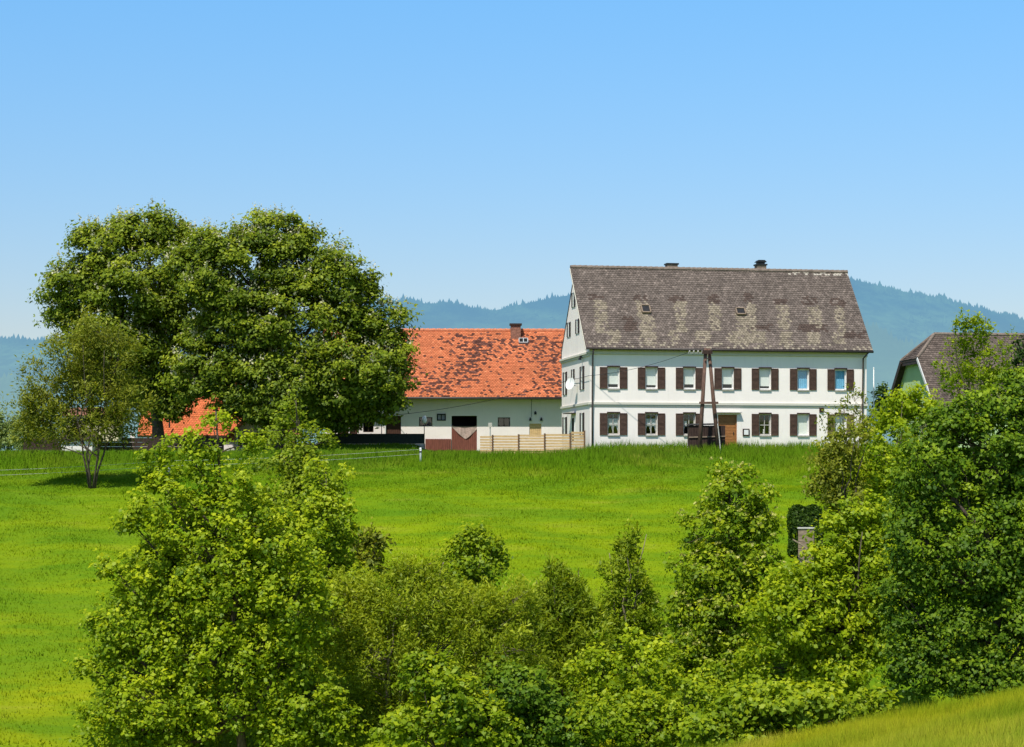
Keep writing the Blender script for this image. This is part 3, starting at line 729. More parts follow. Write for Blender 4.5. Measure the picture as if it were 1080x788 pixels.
# roof
roof = MB()
ul, ur = -0.32, HW + 0.26; TK = 0.13
def rl(v): return EZ + (v + OV) * slope
ridge_v = HD / 2
sl = Vector((0, 1, slope)).normalized(); nn = Vector((0, -slope, 1)).normalized()
roof.prism([(ul, -OV, EZ), (ul, ridge_v, RZ), (ul, ridge_v, RZ - TK * 1.3), (ul, -OV, EZ - TK)], (ur - ul, 0, 0))
roof.prism([(-0.03, ridge_v + 0.002, RZ), (-0.03, HD + 0.12, EZ + 0.2), (-0.03, HD + 0.12, EZ + 0.2 - TK), (-0.03, ridge_v + 0.002, RZ - TK * 1.3)], (ur + 0.03, 0, 0))
roof_o = roof.build('roof', M['soffit'], house)
# pale verge boards on the gable
MB().prism([(ul - 0.04, -OV, EZ - 0.10), (ul - 0.04, ridge_v, RZ - 0.06), (ul - 0.04, ridge_v, RZ - 0.22), (ul - 0.04, -OV, EZ - 0.22)], (0.036, 0, 0)).build('verge_board', M['trim'], roof_o)

LIGHT = [(625, 638, 317, 352), (671, 688, 334, 364), (669, 681, 318, 335), (709, 721, 319, 350), (745, 757, 319, 350), (773, 785, 333, 364), (785, 795, 321, 350), (817, 831, 322, 347), (852, 865, 324, 350), (880, 890, 323, 350),
         (638, 650, 349, 362), (700, 712, 349, 362), (730, 745, 350, 362), (763, 804, 350, 363), (819, 832, 351, 364), (848, 861, 351, 364), (876, 889, 351, 364)]
DARKP = [(620, 636, 311, 316), (666, 680, 311, 317), (702, 720, 313, 319), (745, 757, 311, 320), (783, 793, 310, 319), (815, 828, 315, 321), (846, 862, 314, 322), (876, 892, 315, 323), (790, 812, 343, 349), (838, 870, 343, 350), (886, 912, 350, 358), (655, 668, 335, 350)]
RW, RL = ur - ul, math.hypot(ridge_v + OV, RZ - EZ)


def brown(u, s, rg):
    t = 1 - s / RL; py = 282 + 84 * t + 4 * u / RW; px = (603 + 11 * t) + (u / RW) * (294 + 10 * t)
    base = np.array((0.172, 0.138, 0.118)) * (1 + 0.14 * nz2(u * 0.5, s * 0.7)) * (1 + 0.16 * nz2(u * 2.1, s * 2.1, 4)) * rg.uniform(0.76, 1.22)
    if rg.random() < 0.12: base = base * 1.35
    jx, jy = rg.normal(0, 0.5), rg.normal(0, 0.5)
    for a, b, c, d in LIGHT:
        if a < px + jx < b and c < py + jy < d and rg.random() < 0.84: base = np.array((0.305, 0.255, 0.190)) * rg.uniform(0.7, 1.2)
    for a, b, c, d in DARKP:
        if a < px + jx < b and c < py + jy < d and rg.random() < 0.8: base = np.array((0.105, 0.075, 0.062)) * rg.uniform(0.8, 1.2)
    if s < 0.45 and rg.random() < 0.22: base = np.array((0.34, 0.29, 0.22))
    if u > RW - 4 and s > RL - 0.35 and rg.random() < 0.5: base = np.array((0.5, 0.45, 0.38))
    return base


tiles((ul, -OV - 0.04 * 0, EZ), (1, 0, 0), tuple(sl), RW, RL, 0.185, 0.17, brown, M['tile_brown'], 'tile_slope', roof_o)
rc_ = MB(); u = ul
while u < ur - 0.05:
    rc_.tube([(u, ridge_v, RZ + 0.0), (min(u + 0.36, ur), ridge_v, RZ + 0.015)], [0.13, 0.145], 8); u += 0.35
rc_.build('ridge_cap', M['ridge'], roof_o)


def on_roof(px, py):      # farmhouse roof pixel -> local (u, v)
    t = (py - 282) / 84; u = ul + (px - (603 + 11 * t)) / (294 + 10 * t) * RW; return u, -OV + (1 - t) * (ridge_v + OV)


for (cx, cy, w_, h_) in ((678.5, 327, 0.52, 0.62), (778.5, 328, 0.56, 0.52)):
    u, v = on_roof(cx, cy); c = Vector((u, v, rl(v))); U = Vector((1, 0, 0))
    k = MB(); b0 = c - U * (w_ / 2) - sl * (h_ / 2)
    for a, b in ((b0, b0 + U * w_), (b0 + sl * h_, b0 + sl * h_ + U * w_)): k.bar(a + nn * 0.10, b + nn * 0.10, 0.07, 0.16, nn)
    for a in (b0, b0 + U * w_): k.bar(a + nn * 0.10 + sl * 0.035, a + nn * 0.10 + sl * (h_ - 0.035), 0.07, 0.158, nn)
    ho = k.build('skylight', M['old_wood'], roof_o)
    q = b0 + nn * 0.13
    MB().face(q, q + U * w_, q + U * w_ + sl * h_, q + sl * h_).build('pane', M['black_metal'], ho).parent = roof_o
for (cx, w_, h_, cap) in ((711, 0.80, 0.16, 0), (806, 0.72, 0.22, 1)):
    u = (cx - 603) / 294 * RW + ul
    ch = MB().box(u - w_ * .42, u + w_ * .42, ridge_v + 0.25, ridge_v + 0.85, RZ - 1.0, RZ + h_ + 0.16).build('chimney', M['old_wood'], roof_o)
    cp = MB().box(u - w_ * .5, u + w_ * .5, ridge_v + 0.2, ridge_v + 0.9, RZ + h_ + 0.162, RZ + h_ + 0.25)
    if cap:
        cp.box(u - 0.22, u + 0.22, ridge_v + 0.3, ridge_v + 0.8, RZ + h_ + 0.252, RZ + h_ + 0.36)
        cp.prism([(u - 0.34, ridge_v + 0.25, RZ + h_ + 0.37), (u + 0.34, ridge_v + 0.25, RZ + h_ + 0.37), (u + 0.2, ridge_v + 0.25, RZ + h_ + 0.50), (u - 0.2, ridge_v + 0.25, RZ + h_ + 0.50)], (0, 0.55, 0))
    cp.build('chimney_cap', M['black_metal'], roof_o)
# gutter and downpipes
gt = MB(); gt.tube([(ul, -OV - 0.06, EZ - 0.07), (ur, -OV - 0.06, EZ - 0.10)], 0.075, 8); gt.build('gutter', M['metal'], house, True)
for u, name in ((hu(624.3), 'l'), (hu(909.0), 'r')):
    MB().tube([(u + (0.25 if name == 'r' else 0.0), -OV - 0.05, EZ - 0.15), (u, -0.24, EZ - 0.50), (u, -0.13, zb + 0.3), (u, -0.15, zb), (u, -0.12, zb - 0.5), (u, -0.10, -0.3)], 0.05, 8).build('downpipe', M['metal'], house, True)


def shutter_mb(u0, u1, z0, z1):
    k = MB(); v0, v1 = -0.055, -0.012
    st_ = 0.055
    k.box(u0, u0 + st_, v0, v1, z0, z1).box(u1 - st_, u1, v0, v1, z0, z1)
    for a in (z0, (z0 + z1) / 2 - st_ / 2, z1 - st_): k.box(u0 + st_, u1 - st_, v0 + 0.001, v1, a, a + st_)
    n = 16
    for i in range(n):
        z = z0 + st_ + (z1 - z0 - 2 * st_) * (i + 0.5) / n
        k.face((u0 + st_, v0 + 0.004, z - 0.042), (u1 - st_, v0 + 0.004, z - 0.042), (u1 - st_, v1 - 0.006, z + 0.040), (u0 + st_, v1 - 0.006, z + 0.040))
    return k


for (u, z0, z1, lev, i) in wins:
    fr = MB(); a, b = u - HWN, u + HWN; v0, v1 = 0.10, 0.17
    fr.box(a, a + 0.07, v0, v1, z0, z1).box(b - 0.07, b, v0, v1, z0, z1).box(a + 0.07, b - 0.07, v0, v1, z0, z0 + 0.07).box(a + 0.07, b - 0.07, v0, v1, z1 - 0.07, z1)
    kind = 'blind'
    if lev == 'low': fr.v = [(x, y + 0.02, z) for x, y, z in fr.v]
    if lev == 'up' and i >= 5: kind = 'blue'
    if lev == 'low': kind = ('lace', 'lace', 'dark', '', 'cross', 'blind', 'blind')[i]
    if kind in ('lace', 'cross', 'dark'):
        fr.box(u - 0.022, u + 0.022, v0 + 0.003, v1 - 0.003, z0 + 0.07, z1 - 0.07)
        fr.box(a + 0.07, u - 0.022, v0 + 0.004, v1 - 0.004, z0 + (z1 - z0) * 0.46, z0 + (z1 - z0) * 0.5)
        fr.box(u + 0.022, b - 0.07, v0 + 0.004, v1 - 0.004, z0 + (z1 - z0) * 0.46, z0 + (z1 - z0) * 0.5)
    win = fr.build('window', M['frame'] if kind in ('blind', 'blue') else M['sill'], house)
    sm_ = M['shutter_olive'] if (lev == 'low' and i == 6) else M['shutter']
    shutter_mb(a - 0.48, a - 0.01, z0 + rl(0) * 0 - 0.03, z1 + 0.01).build('shutter', sm_, win)
    shutter_mb(b + 0.01, b + 0.48, z0 - 0.03, z1 + 0.01).build('shutter', sm_, win)
    MB().box(a - 0.03, b + 0.03, -0.10, -0.004, z1 + 0.012, z1 + 0.09).build('lintel', M['lintel'], win)
    MB().box(a - 0.004, b + 0.004, -0.09, -0.004, z0 - 0.09, z0 - 0.012).build('sill', M['sill'], win)
    MB().face((a, 0.135, z0), (b, 0.135, z0), (b, 0.135, z1), (a, 0.135, z1)).build('pane', M['glass'], win)
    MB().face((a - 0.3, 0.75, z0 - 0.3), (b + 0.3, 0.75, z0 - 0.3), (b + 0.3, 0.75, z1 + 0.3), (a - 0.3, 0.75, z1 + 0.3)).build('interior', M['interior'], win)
    H = z1 - z0
    if kind == 'blind':
        lo = z0 + (0.24 if lev == 'up' else 0.02) * H
        if lev == 'up': lo = z0 + (0.20, 0.17, 0.22, 0.24, 0.16, 0, 0)[i] * H
        MB().box(a + 0.01, b - 0.01, 0.18, 0.195, lo, z1 - 0.02).build('blind', M['blind'], win)
    elif kind == 'blue':
        k = MB(); n = 12
        for j in range(n):
            x0 = a + 0.03 + (b - a - 0.06) * j / n; x1 = a + 0.03 + (b - a - 0.06) * (j + 1) / n; d0 = 0.20 + 0.03 * (j % 2); d1 = 0.20 + 0.03 * ((j + 1) % 2)
            k.face((x0, d0, z0 + 0.05), (x1, d1, z0 + 0.05), (x1, d1, z1 - 0.05), (x0, d0, z1 - 0.05))
        k.build('curtain', M['curtain_blue'], win)
    elif kind in ('lace', 'dark'):
        k = MB(); n = 14
        for j in range(n):
            t0, t1 = j / n, (j + 1) / n; x0 = a + 0.05 + (b - a - 0.1) * t0; x1 = a + 0.05 + (b - a - 0.1) * t1
            f = lambda t: z0 + H * (0.12 + 0.30 * abs(math.sin(t * 2 * math.pi)) ** 0.8)
            g = (0.60 if kind == 'lace' else 0.5)
            if kind == 'dark' and 0.35 < t0 < 0.95: continue
            k.face((x0, 0.20 + 0.02 * (j % 2), f(t0)), (x1, 0.20 + 0.02 * ((j + 1) % 2), f(t1)), (x1, 0.20 + 0.02 * ((j + 1) % 2), z0 + H * (g + 0.16)), (x0, 0.20 + 0.02 * (j % 2), z0 + H * (g + 0.16)))
        k.build('curtain', M['lace'], win)
    else:
        MB().tube([(u, 0.24, z0 + 0.0), (u, 0.24, z0 + 0.16), (u, 0.24, z0 + 0.24), (u, 0.24, z0 + 0.36)], [0.05, 0.07, 0.035, 0.05], 10).build('vase', M['frame'], win, True)
# door
dr = MB(); nb = 11
for j in range(nb):
    za = 0.13 + (dz - 0.2) * j / nb; dr.box(du - dw + 0.07, du + dw - 0.07, 0.10, 0.15, za + 0.006, za + (dz - 0.2) / nb - 0.006)
dr.box(du - dw + 0.07, du + dw - 0.07, 0.13, 0.16, 0.13, dz - 0.07)
door = dr.build('door', M['door'], house, bevel=0.006)
MB().box(du - dw, du - dw + 0.068, 0.06, 0.17, 0.12, dz).box(du + dw - 0.068, du + dw, 0.06, 0.17, 0.12, dz).box(du - dw + 0.068, du + dw - 0.068, 0.06, 0.17, dz - 0.068, dz).build('door_frame', M['door'], door)
MB().box(du + 0.38, du + 0.42, 0.05, 0.098, 1.0, 1.14).build('handle', M['black_metal'], door)
MB().box(du - dw - 0.15, du + dw + 0.22, -0.28, -0.004, dz + 0.10, dz + 0.16).build('door_canopy', M['sill'], house)
MB().box(du - dw - 0.05, du + dw + 0.35, -0.5, -0.004, -0.3, 0.11).build('doorstep', M['creamwall'], house)
# fittings on the front wall
u0_, u1_ = hu(783.2), hu(790.2); z0_, z1_ = hzf(459.8, 9), hzf(452.2, 9)
nbd = MB().box(u0_, u1_, -0.07, -0.003, z0_, z1_).build('notice_board', M['lintel'], house)
MB().box(u0_ + 0.07, u1_ - 0.07, -0.076, -0.071, z0_ + 0.07, z1_ - 0.07).build('notice_sheet', M['white_metal'], nbd)
u0_, u1_ = hu(864), hu(868.4)
kk = MB().box(u0_, u1_, -0.06, -0.003, hzf(435, 14), hzf(430, 14))
for j in range(4): kk.box(u0_ + 0.02, u1_ - 0.02, -0.075, -0.061, hzf(434.6 - j * 1.1, 14), hzf(434.1 - j * 1.1, 14))
kk.build('wall_vent', M['shutter'], house)


# left gable windows
def gable_window(pxc, y0, y1, gap=0.42, sh=0.40, arch=False):
    v = hv(pxc); z0, z1 = hzg(y1, v), hzg(y0, v)
    fr = MB().box(-0.045, -0.003, v - gap / 2, v - gap / 2 + 0.05, z0, z1).box(-0.045, -0.003, v + gap / 2 - 0.05, v + gap / 2, z0, z1)\
        .box(-0.045, -0.003, v - gap / 2 + 0.05, v + gap / 2 - 0.05, z1 - 0.05, z1).box(-0.045, -0.003, v - gap / 2 + 0.05, v + gap / 2 - 0.05, z0, z0 + 0.05)
    w = fr.build('window', M['frame'], house)
    MB().face((-0.02, v - gap / 2, z0), (-0.02, v - gap / 2, z1), (-0.02, v + gap / 2, z1), (-0.02, v + gap / 2, z0)).build('blind', M['blind'], w)
    MB().face((-0.03, v - gap / 2, z0), (-0.03, v - gap / 2, z1), (-0.03, v + gap / 2, z1), (-0.03, v + gap / 2, z0)).build('pane', M['glass'], w)
    for s in (-1, 1):
        a, b = sorted((v + s * (gap / 2 + 0.01), v + s * (gap / 2 + sh)))
        k = MB().box(-0.05, -0.008, a, b, z0, z1)
        for j in range(10): k.box(-0.058, -0.051, a + 0.05, b - 0.05, z0 + (z1 - z0) * (j + 0.2) / 10, z0 + (z1 - z0) * (j + 0.7) / 10)
        k.build('shutter', M['shutter_dark'], w)


gable_window(605.2, 308.5, 324, 0.35, 0.36); gable_window(600.2, 340, 355.3, 0.35, 0.36); gable_window(609.3, 336.6, 351.8, 0.35, 0.36)
gable_window(596.2, 392.5, 416.5); gable_window(604.6, 389.5, 403, 0.3, 0.3); gable_window(614.2, 386.5, 411)
gable_window(596.0, 440, 458, 0.5, 0.42); gable_window(614.2, 435.5, 459)
v = hv(605); z1_ = hzg(438.5, v)
gd = MB().box(-0.04, -0.003, v - 0.45, v + 0.45, -0.1, z1_).build('side_door', M['white_metal'], house)
MB().box(-0.05, -0.041, v - 0.3, v + 0.3, 0.6, z1_ - 0.15).build('pane', M['interior'], gd)
MB().box(-0.55, -0.004, v - 0.75, v + 0.75, z1_ + 0.12, z1_ + 0.17).build('door_canopy', M['metal'], house)
v = hv(615); z = hzg(377, v)
MB().box(-0.22, -0.004, v - 0.05, v + 0.05, z - 0.05, z + 0.1).tube([(-0.2, v, z - 0.03), (-0.2, v, z - 0.16)], 0.09, 10).build('wall_lamp', M['black_metal'], house)
# satellite dish on the gable
v = hv(609.5); z = hzg(405.0, v); dm = MB(); rings = 7; seg = 20; n0 = 0
ax = Vector((-0.75, -0.60, 0.25)).normalized(); s1 = ax.cross(Vector((0, 0, 1))).normalized(); s2 = s1.cross(ax); cen = Vector((-0.45, v, z))
for i in range(rings):
    r = 0.38 * (i + 0.02) / (rings - 1)
    for k in range(seg):
        a = 2 * math.pi * k / seg; dm.v.append(tuple(cen + s1 * math.cos(a) * r * 0.92 + s2 * math.sin(a) * r + ax * (0.5 * r * r)))
for i in range(rings - 1):
    for k in range(seg): dm.f.append((i * seg + k, i * seg + (k + 1) % seg, (i + 1) * seg + (k + 1) % seg, (i + 1) * seg + k))
dish = dm.build('satellite_dish', M['white_metal'], house, True)
MB().tube([(-0.004, v, z - 0.1), (-0.25, v, z - 0.1), tuple(cen - ax * 0.03)], 0.025, 8).tube([tuple(cen - s2 * -0.42 + ax * 0.08), tuple(cen + ax * 0.42 + s2 * 0.30)], 0.014, 6).build('dish_arm', M['grey_metal'], dish)

# ---------------------------------------------------------------- barn
BY, BB, BT = 138.0, 1.25, R(1.2); BX = (343 - 540) / F * BY; BW = 19.2; BD = 10.0
barn = thing('barn', 'long low white barn with patchy orange tiled roof beside the farmhouse', 'barn', (BX, BY, BB), BT)
def bu(px): r = (px - 540) / F; return (BX - r * BY) / (r * math.sin(BT) - math.cos(BT))
def bz_(py): return (HZ - py) / F * (BY + 0.15) - BB
bEZ = (HZ - 418.6) / F * (BY - 1.0) - BB; bRZ = (HZ - 348.5) / F * (BY + 5) - BB; bOV = 1.0; bs = (bRZ - bEZ) / (5 + bOV); bWT = bEZ + bOV * bs - 0.17
H_ = dict(door=(bu(407), bu(423), 0.0, bz_(438.5)), win1=(bu(383), bu(394), bz_(456), bz_(441)), gar=(bu(356), bu(367), 0, bz_(441)), gar2=(bu(369), bu(377), 0, bz_(441)),
          win2=(bu(442), bu(456), bz_(449.5), bz_(440)), gate=(bu(476.3), bu(503), -0.1, bz_(438.6)), win3=(bu(525), bu(538), bz_(450), bz_(440.2)), small=(bu(558.3), bu(571), bz_(461), bz_(446.8)), vent=(bu(461.5), bu(469.5), bz_(443), bz_(437.2)))
wb = MB(); holed_wall(wb, BW, -0.6, bWT, list(H_.values()), 0.25)
wb.face((0, BD, -0.6), (0, 0, -0.6), (0, 0, bWT), (0, 5, bRZ - 0.17), (0, BD, bWT)); wb.face((BW, 0, -0.6), (BW, BD, -0.6), (BW, BD, bWT), (BW, 5, bRZ - 0.17), (BW, 0, bWT)); wb.face((BW, BD, -0.6), (0, BD, -0.6), (0, BD, bWT), (BW, BD, bWT))
wb.build('wall', M['barnwall'], barn)
broof = MB().prism([(-0.5, -bOV, bEZ), (-0.5, 5, bRZ), (-0.5, BD + bOV, bEZ), (-0.5, BD + bOV, bEZ - 0.15), (-0.5, 5, bRZ - 0.2), (-0.5, -bOV, bEZ - 0.15)], (BW + 0.8, 0, 0)).build('roof', M['soffit'], barn)
bRL = math.hypot(5 + bOV, bRZ - bEZ); bsl = Vector((0, 1, bs)).normalized(); bnn = Vector((0, -bs, 1)).normalized()


def orange(u, s, rg):
    base = np.array((0.66, 0.205, 0.090)) * (1 + 0.14 * nz2(u * 0.35, s * 0.5)) * rg.uniform(0.82, 1.12)
    if rg.random() < 0.1: base = base * np.array((1.12, 1.25, 1.3))
    zone = 0.45 * nz2(u * 0.33 + 3, s * 0.26, 2) + 0.10 - 0.9 * max(0, s - bRL + 0.6) - 0.25 * max(0, 0.5 - s)
    stroke = 0.75 * nz2(u * 2.6 + s * 2.2, s * 3.4 - u * 0.6, 7) + 0.55 * nz2(u * 6.5 + s * 3, s * 7.5, 1)
    if zone + stroke > 0.29: base = np.array((0.155, 0.062, 0.045)) * rg.uniform(0.6, 1.5)
    elif zone + stroke > 0.22 and rg.random() < 0.5: base = base * 0.68
    return base


tiles((-0.5, -bOV, bEZ), (1, 0, 0), tuple(bsl), BW + 0.8, bRL, 0.19, 0.165, orange, M['tile_red'], 'tile_slope', broof)
rc_ = MB(); u = -0.5
while u < BW + 0.25:
    rc_.tube([(u, 5, bRZ), (u + 0.41, 5, bRZ + 0.018)], [0.13, 0.15], 8); u += 0.4
rc_.build('ridge_cap', M['ridge_red'], broof)
MB().tube([(-0.5, -bOV - 0.05, bEZ - 0.08), (BW + 0.3, -bOV - 0.05, bEZ - 0.10)], 0.075, 8).build('gutter', M['metal'], broof, True)
uc = bu(539.5) * 1.03
bc = MB().box(uc - 0.36, uc + 0.36, 4.2, 4.85, bRZ - 1.4, bRZ + 0.34).build('chimney', M['brick'], broof)
MB().box(uc - 0.44, uc + 0.44, 4.1, 4.95, bRZ + 0.342, bRZ + 0.46).build('chimney_cap', M['lintel'], broof)
# skylight
us = bu(548.5) * 1.025; sp_ = bRL * (1 - (361 - 349) / 70); c = Vector((us, -bOV, bEZ)) + bsl * sp_
k = MB(); w_, h_ = 0.62, 0.5; U = Vector((1, 0, 0)); b0 = c - U * (w_ / 2) - bsl * (h_ / 2)
for a, b in ((b0, b0 + U * w_), (b0 + bsl * h_, b0 + bsl * h_ + U * w_)): k.bar(a + bnn * 0.08, b + bnn * 0.08, 0.07, 0.12, bnn)
for a in (b0, b0 + U * w_, b0 + U * w_ / 2): k.bar(a + bnn * 0.08 + bsl * 0.036, a + bnn * 0.08 + bsl * (h_ - 0.036), 0.06, 0.118, bnn)
k.build('skylight', M['grey_metal'], broof)
q = b0 + bnn * 0.09; MB().face(q, q + U * w_, q + U * w_ + bsl * h_, q + bsl * h_).build('skylight_pane', M['interior'], broof)


def boards(a, b, z0, z1, v0, v1, n):
    k = MB(); s = (b - a) / n
    for i in range(n): k.box(a + i * s + 0.008, a + (i + 1) * s - 0.008, v0, v1, z0, z1)
    k.box(a + 0.02, b - 0.02, v1 + 0.002, v1 + 0.02, z0 + 0.02, z1 - 0.02)
    return k


a, b, z0, z1 = H_['door']; d = boards(a, b, z0, z1, 0.12, 0.16, 8).build('door', M['barn_dark'], barn)
MB().box(a - 0.10, a - 0.004, -0.04, -0.003, z0, z1 + 0.08).build('door_frame', M['frame'], d)
for nm in ('gar', 'gar2'):
    a, b, z0, z1 = H_[nm]; boards(a, b, z0, z1, 0.16, 0.2, 6).build('door', M['barn_dark'], barn)
for nm in ('win1', 'win2', 'win3'):
    a, b, z0, z1 = H_[nm]; w = MB().box(a, a + 0.06, 0.1, 0.16, z0, z1).box(b - 0.06, b, 0.1, 0.16, z0, z1).box(a + 0.06, b - 0.06, 0.1, 0.16, z0, z0 + 0.06).box(a + 0.06, b - 0.06, 0.1, 0.16, z1 - 0.06, z1)\
        .box((a + b) / 2 - 0.025, (a + b) / 2 + 0.025, 0.103, 0.157, z0 + 0.06, z1 - 0.06).build('window', M['lintel'], barn)
    MB().face((a, 0.13, z0), (b, 0.13, z0), (b, 0.13, z1), (a, 0.13, z1)).build('pane', M['glass'], w)
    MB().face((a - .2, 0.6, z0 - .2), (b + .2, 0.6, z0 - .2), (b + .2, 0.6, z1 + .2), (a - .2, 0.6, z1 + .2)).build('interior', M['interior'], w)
a, b, z0, z1 = H_['vent']; w = MB().box(a - 0.05, b + 0.05, -0.05, -0.003, z0 - 0.05, z0 + 0.03).box(a - 0.05, b + 0.05, -0.05, -0.003, z1 - 0.03, z1 + 0.05).box(a - 0.05, a + 0.03, -0.05, -0.003, z0 + 0.032, z1 - 0.032).box(b - 0.03, b + 0.05, -0.05, -0.003, z0 + 0.032, z1 - 0.032).box((a + b) / 2 - 0.03, (a + b) / 2 + 0.03, -0.048, -0.003, z0 + 0.032, z1 - 0.032).build('vent_window', M['black_metal'], barn)
MB().face((a, 0.1, z0), (b, 0.1, z0), (b, 0.1, z1), (a, 0.1, z1)).build('pane', M['grey_metal'], w)
a, b, z0, z1 = H_['gate']; zg = bz_(451)
gate = boards(a, b, z0, zg, 0.05, 0.10, 12).build('gate', M['redboard'], barn)
MB().box(a, b, 0.04, 0.11, zg + 0.002, zg + 0.09).build('gate_rail', M['old_wood'], gate)
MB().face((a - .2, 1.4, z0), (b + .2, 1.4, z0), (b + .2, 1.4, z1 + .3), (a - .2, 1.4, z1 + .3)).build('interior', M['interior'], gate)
k = MB(); n = 16
for i in range(n):
    t0, t1 = i / n, (i + 1) / n; f = lambda t: zg - 0.02 - 0.78 * (1 - abs(2 * t - 1.1) ** 1.2); g = lambda t: zg + 0.14 - 0.15 * math.sin(t * 3.1)
    k.face((a + (b - a) * t0, 0.0 + 0.03 * math.sin(i), min(f(t0), g(t0) - 0.05)), (a + (b - a) * t1, 0.0 + 0.03 * math.sin(i + 1), min(f(t1), g(t1) - 0.05)), (a + (b - a) * t1, 0.02, g(t1)), (a + (b - a) * t0, 0.02, g(t0)))
k.build('hanging_cloth', M['cloth'], gate)
a, b, z0, z1 = H_['small']; boards(a, b, z0, z1, 0.08, 0.12, 6).build('door', M['pale_wood'], barn)
boards(bu(448.5), bu(476), -0.45, bz_(463), -0.06, -0.03, 14).build('plinth_boards', M['redboard'], barn)
for (px, py) in ((559.3, 442.5), (570.8, 442.5), (564.6, 435.8)):
    u, z = bu(px), bz_(py); MB().box(u - 0.08, u + 0.08, -0.12, -0.003, z - 0.09, z + 0.07).tube([(u, -0.1, z + 0.072), (u, -0.1, z + 0.14)], 0.05, 8).build('wall_lamp', M['black_metal'], barn)
MB().tube([(bu(560.5), -0.03, bz_(440)), (bu(560.5), -0.03, bWT - 0.05)], 0.014, 6).build('lamp_cable', M['cable'], barn)

# ---------------------------------------------------------------- neighbouring house on the right
NX, NY, NB, NT_ = (989 - 540) / F * 130, 130.0, 1.3, R(7.5)
nb_ = thing('neighbour_house', 'pale green house with brown half-hipped roof behind the right-hand trees', 'house', (NX, NY, NB), NT_)
nD, nL = 9.0, 13.0; nRZ = (HZ - 354.5) / F * 136 - NB; nOV = 0.45; ns = 1.02; nEZ = nRZ - (nD / 2 + nOV) * ns; nHZ = (HZ - 379) / F * 134 - NB
nvh = (nHZ - nRZ) / ns + nD / 2      # front v where the half hip starts
uo = -0.40; ur0 = 1.35
k = MB().box(0, nL, 0, nD, -0.6, nEZ + 0.3)
k.prism([(0.004, 0.02, nEZ + 0.302), (0.004, nD - 0.02, nEZ + 0.302), (0.004, nD - nvh, nHZ - 0.15), (0.004, nvh, nHZ - 0.15)], (nL - 0.01, 0, 0)).build('wall', M['greenwall'], nb_)
fr_ = [(uo, -nOV, nEZ), (nL + .5, -nOV, nEZ), (nL + .5, nD / 2, nRZ), (ur0, nD / 2, nRZ), (uo, nvh, nHZ)]
bk_ = [(uo, nD - nvh, nHZ), (ur0, nD / 2, nRZ), (nL + .5, nD / 2, nRZ), (nL + .5, nD + nOV, nEZ), (uo, nD + nOV, nEZ)]
hp_ = [(uo, nvh, nHZ), (ur0, nD / 2, nRZ), (uo, nD - nvh, nHZ)]
k = MB(); dn = Vector((0, 0, -0.16))
for poly in (fr_, bk_, hp_): k.prism([Vector(p) + dn for p in poly], (0, 0, 0.155))
nroof = k.build('roof', M['soffit'], nb_)
nsl = Vector((0, 1, ns)).normalized(); nRL = math.hypot(nD / 2 + nOV, nRZ - nEZ)


def brown2(u, s, rg): return np.array((0.150, 0.116, 0.098)) * (1 + 0.25 * nz2(u * 0.6, s * 0.6, 9)) * rg.uniform(0.7, 1.3)


sh_ = (nHZ - nEZ) / (nRZ - nEZ) * nRL
tiles((uo, -nOV, nEZ), (1, 0, 0), tuple(nsl), nL + .5 - uo, nRL, 0.22, 0.2, brown2, M['tile_brown'], 'tile_slope', nroof,
      keep=lambda u, s: s < sh_ or u > (ur0 - uo) * (s - sh_) / (nRL - sh_) + 0.05)
hU = Vector((0, -1, 0)); hS = (Vector((ur0, nD / 2, nRZ)) - Vector((uo, nD / 2, nHZ))); hL = hS.length; hS.normalize()
tiles((uo, nD - nvh, nHZ), (0, -1, 0), tuple(hS), nD - 2 * nvh, hL, 0.22, 0.2, lambda u, s, rg: brown2(u, s, rg) * 0.8, M['tile_brown'], 'hip_tiles', nroof,
      keep=lambda u, s: abs(u - (nD / 2 - nvh)) < (nD / 2 - nvh) * (1 - s / hL))
MB().tube([(ur0, nD / 2, nRZ + 0.03), (nL + .5, nD / 2, nRZ + 0.03)], 0.13, 8).tube([(uo, nvh, nHZ + 0.03), (ur0, nD / 2, nRZ + 0.03)], 0.11, 8).tube([(uo, nD - nvh, nHZ + 0.03), (ur0, nD / 2, nRZ + 0.03)], 0.11, 8).build('ridge_cap', M['ridge'], nroof)
MB().bar((uo - 0.03, -nOV, nEZ - 0.03), (uo - 0.03, nvh, nHZ - 0.03), 0.05, 0.2).build('verge_board', M['frame'], nroof)
MB().bar((uo - 0.03, nD + nOV, nEZ - 0.08), (uo - 0.03, nD - nvh, nHZ - 0.08), 0.06, 0.35).build('verge_board', M['lintel'], nroof)  # dark strip stands for the shaded soffit under the back verge
MB().box(uo + 0.02, uo + 0.10, nvh - 0.2, nD - nvh + 0.2, nHZ - 0.36, nHZ - 0.17).build('hip_board', M['lintel'], nroof)
w = MB().box(-0.05, -0.003, 3.4, 4.4, 2.4, 3.7).build('window', M['frame'], nb_)
MB().box(-0.056, -0.051, 3.5, 4.3, 2.5, 3.6).build('pane', M['interior'], w)

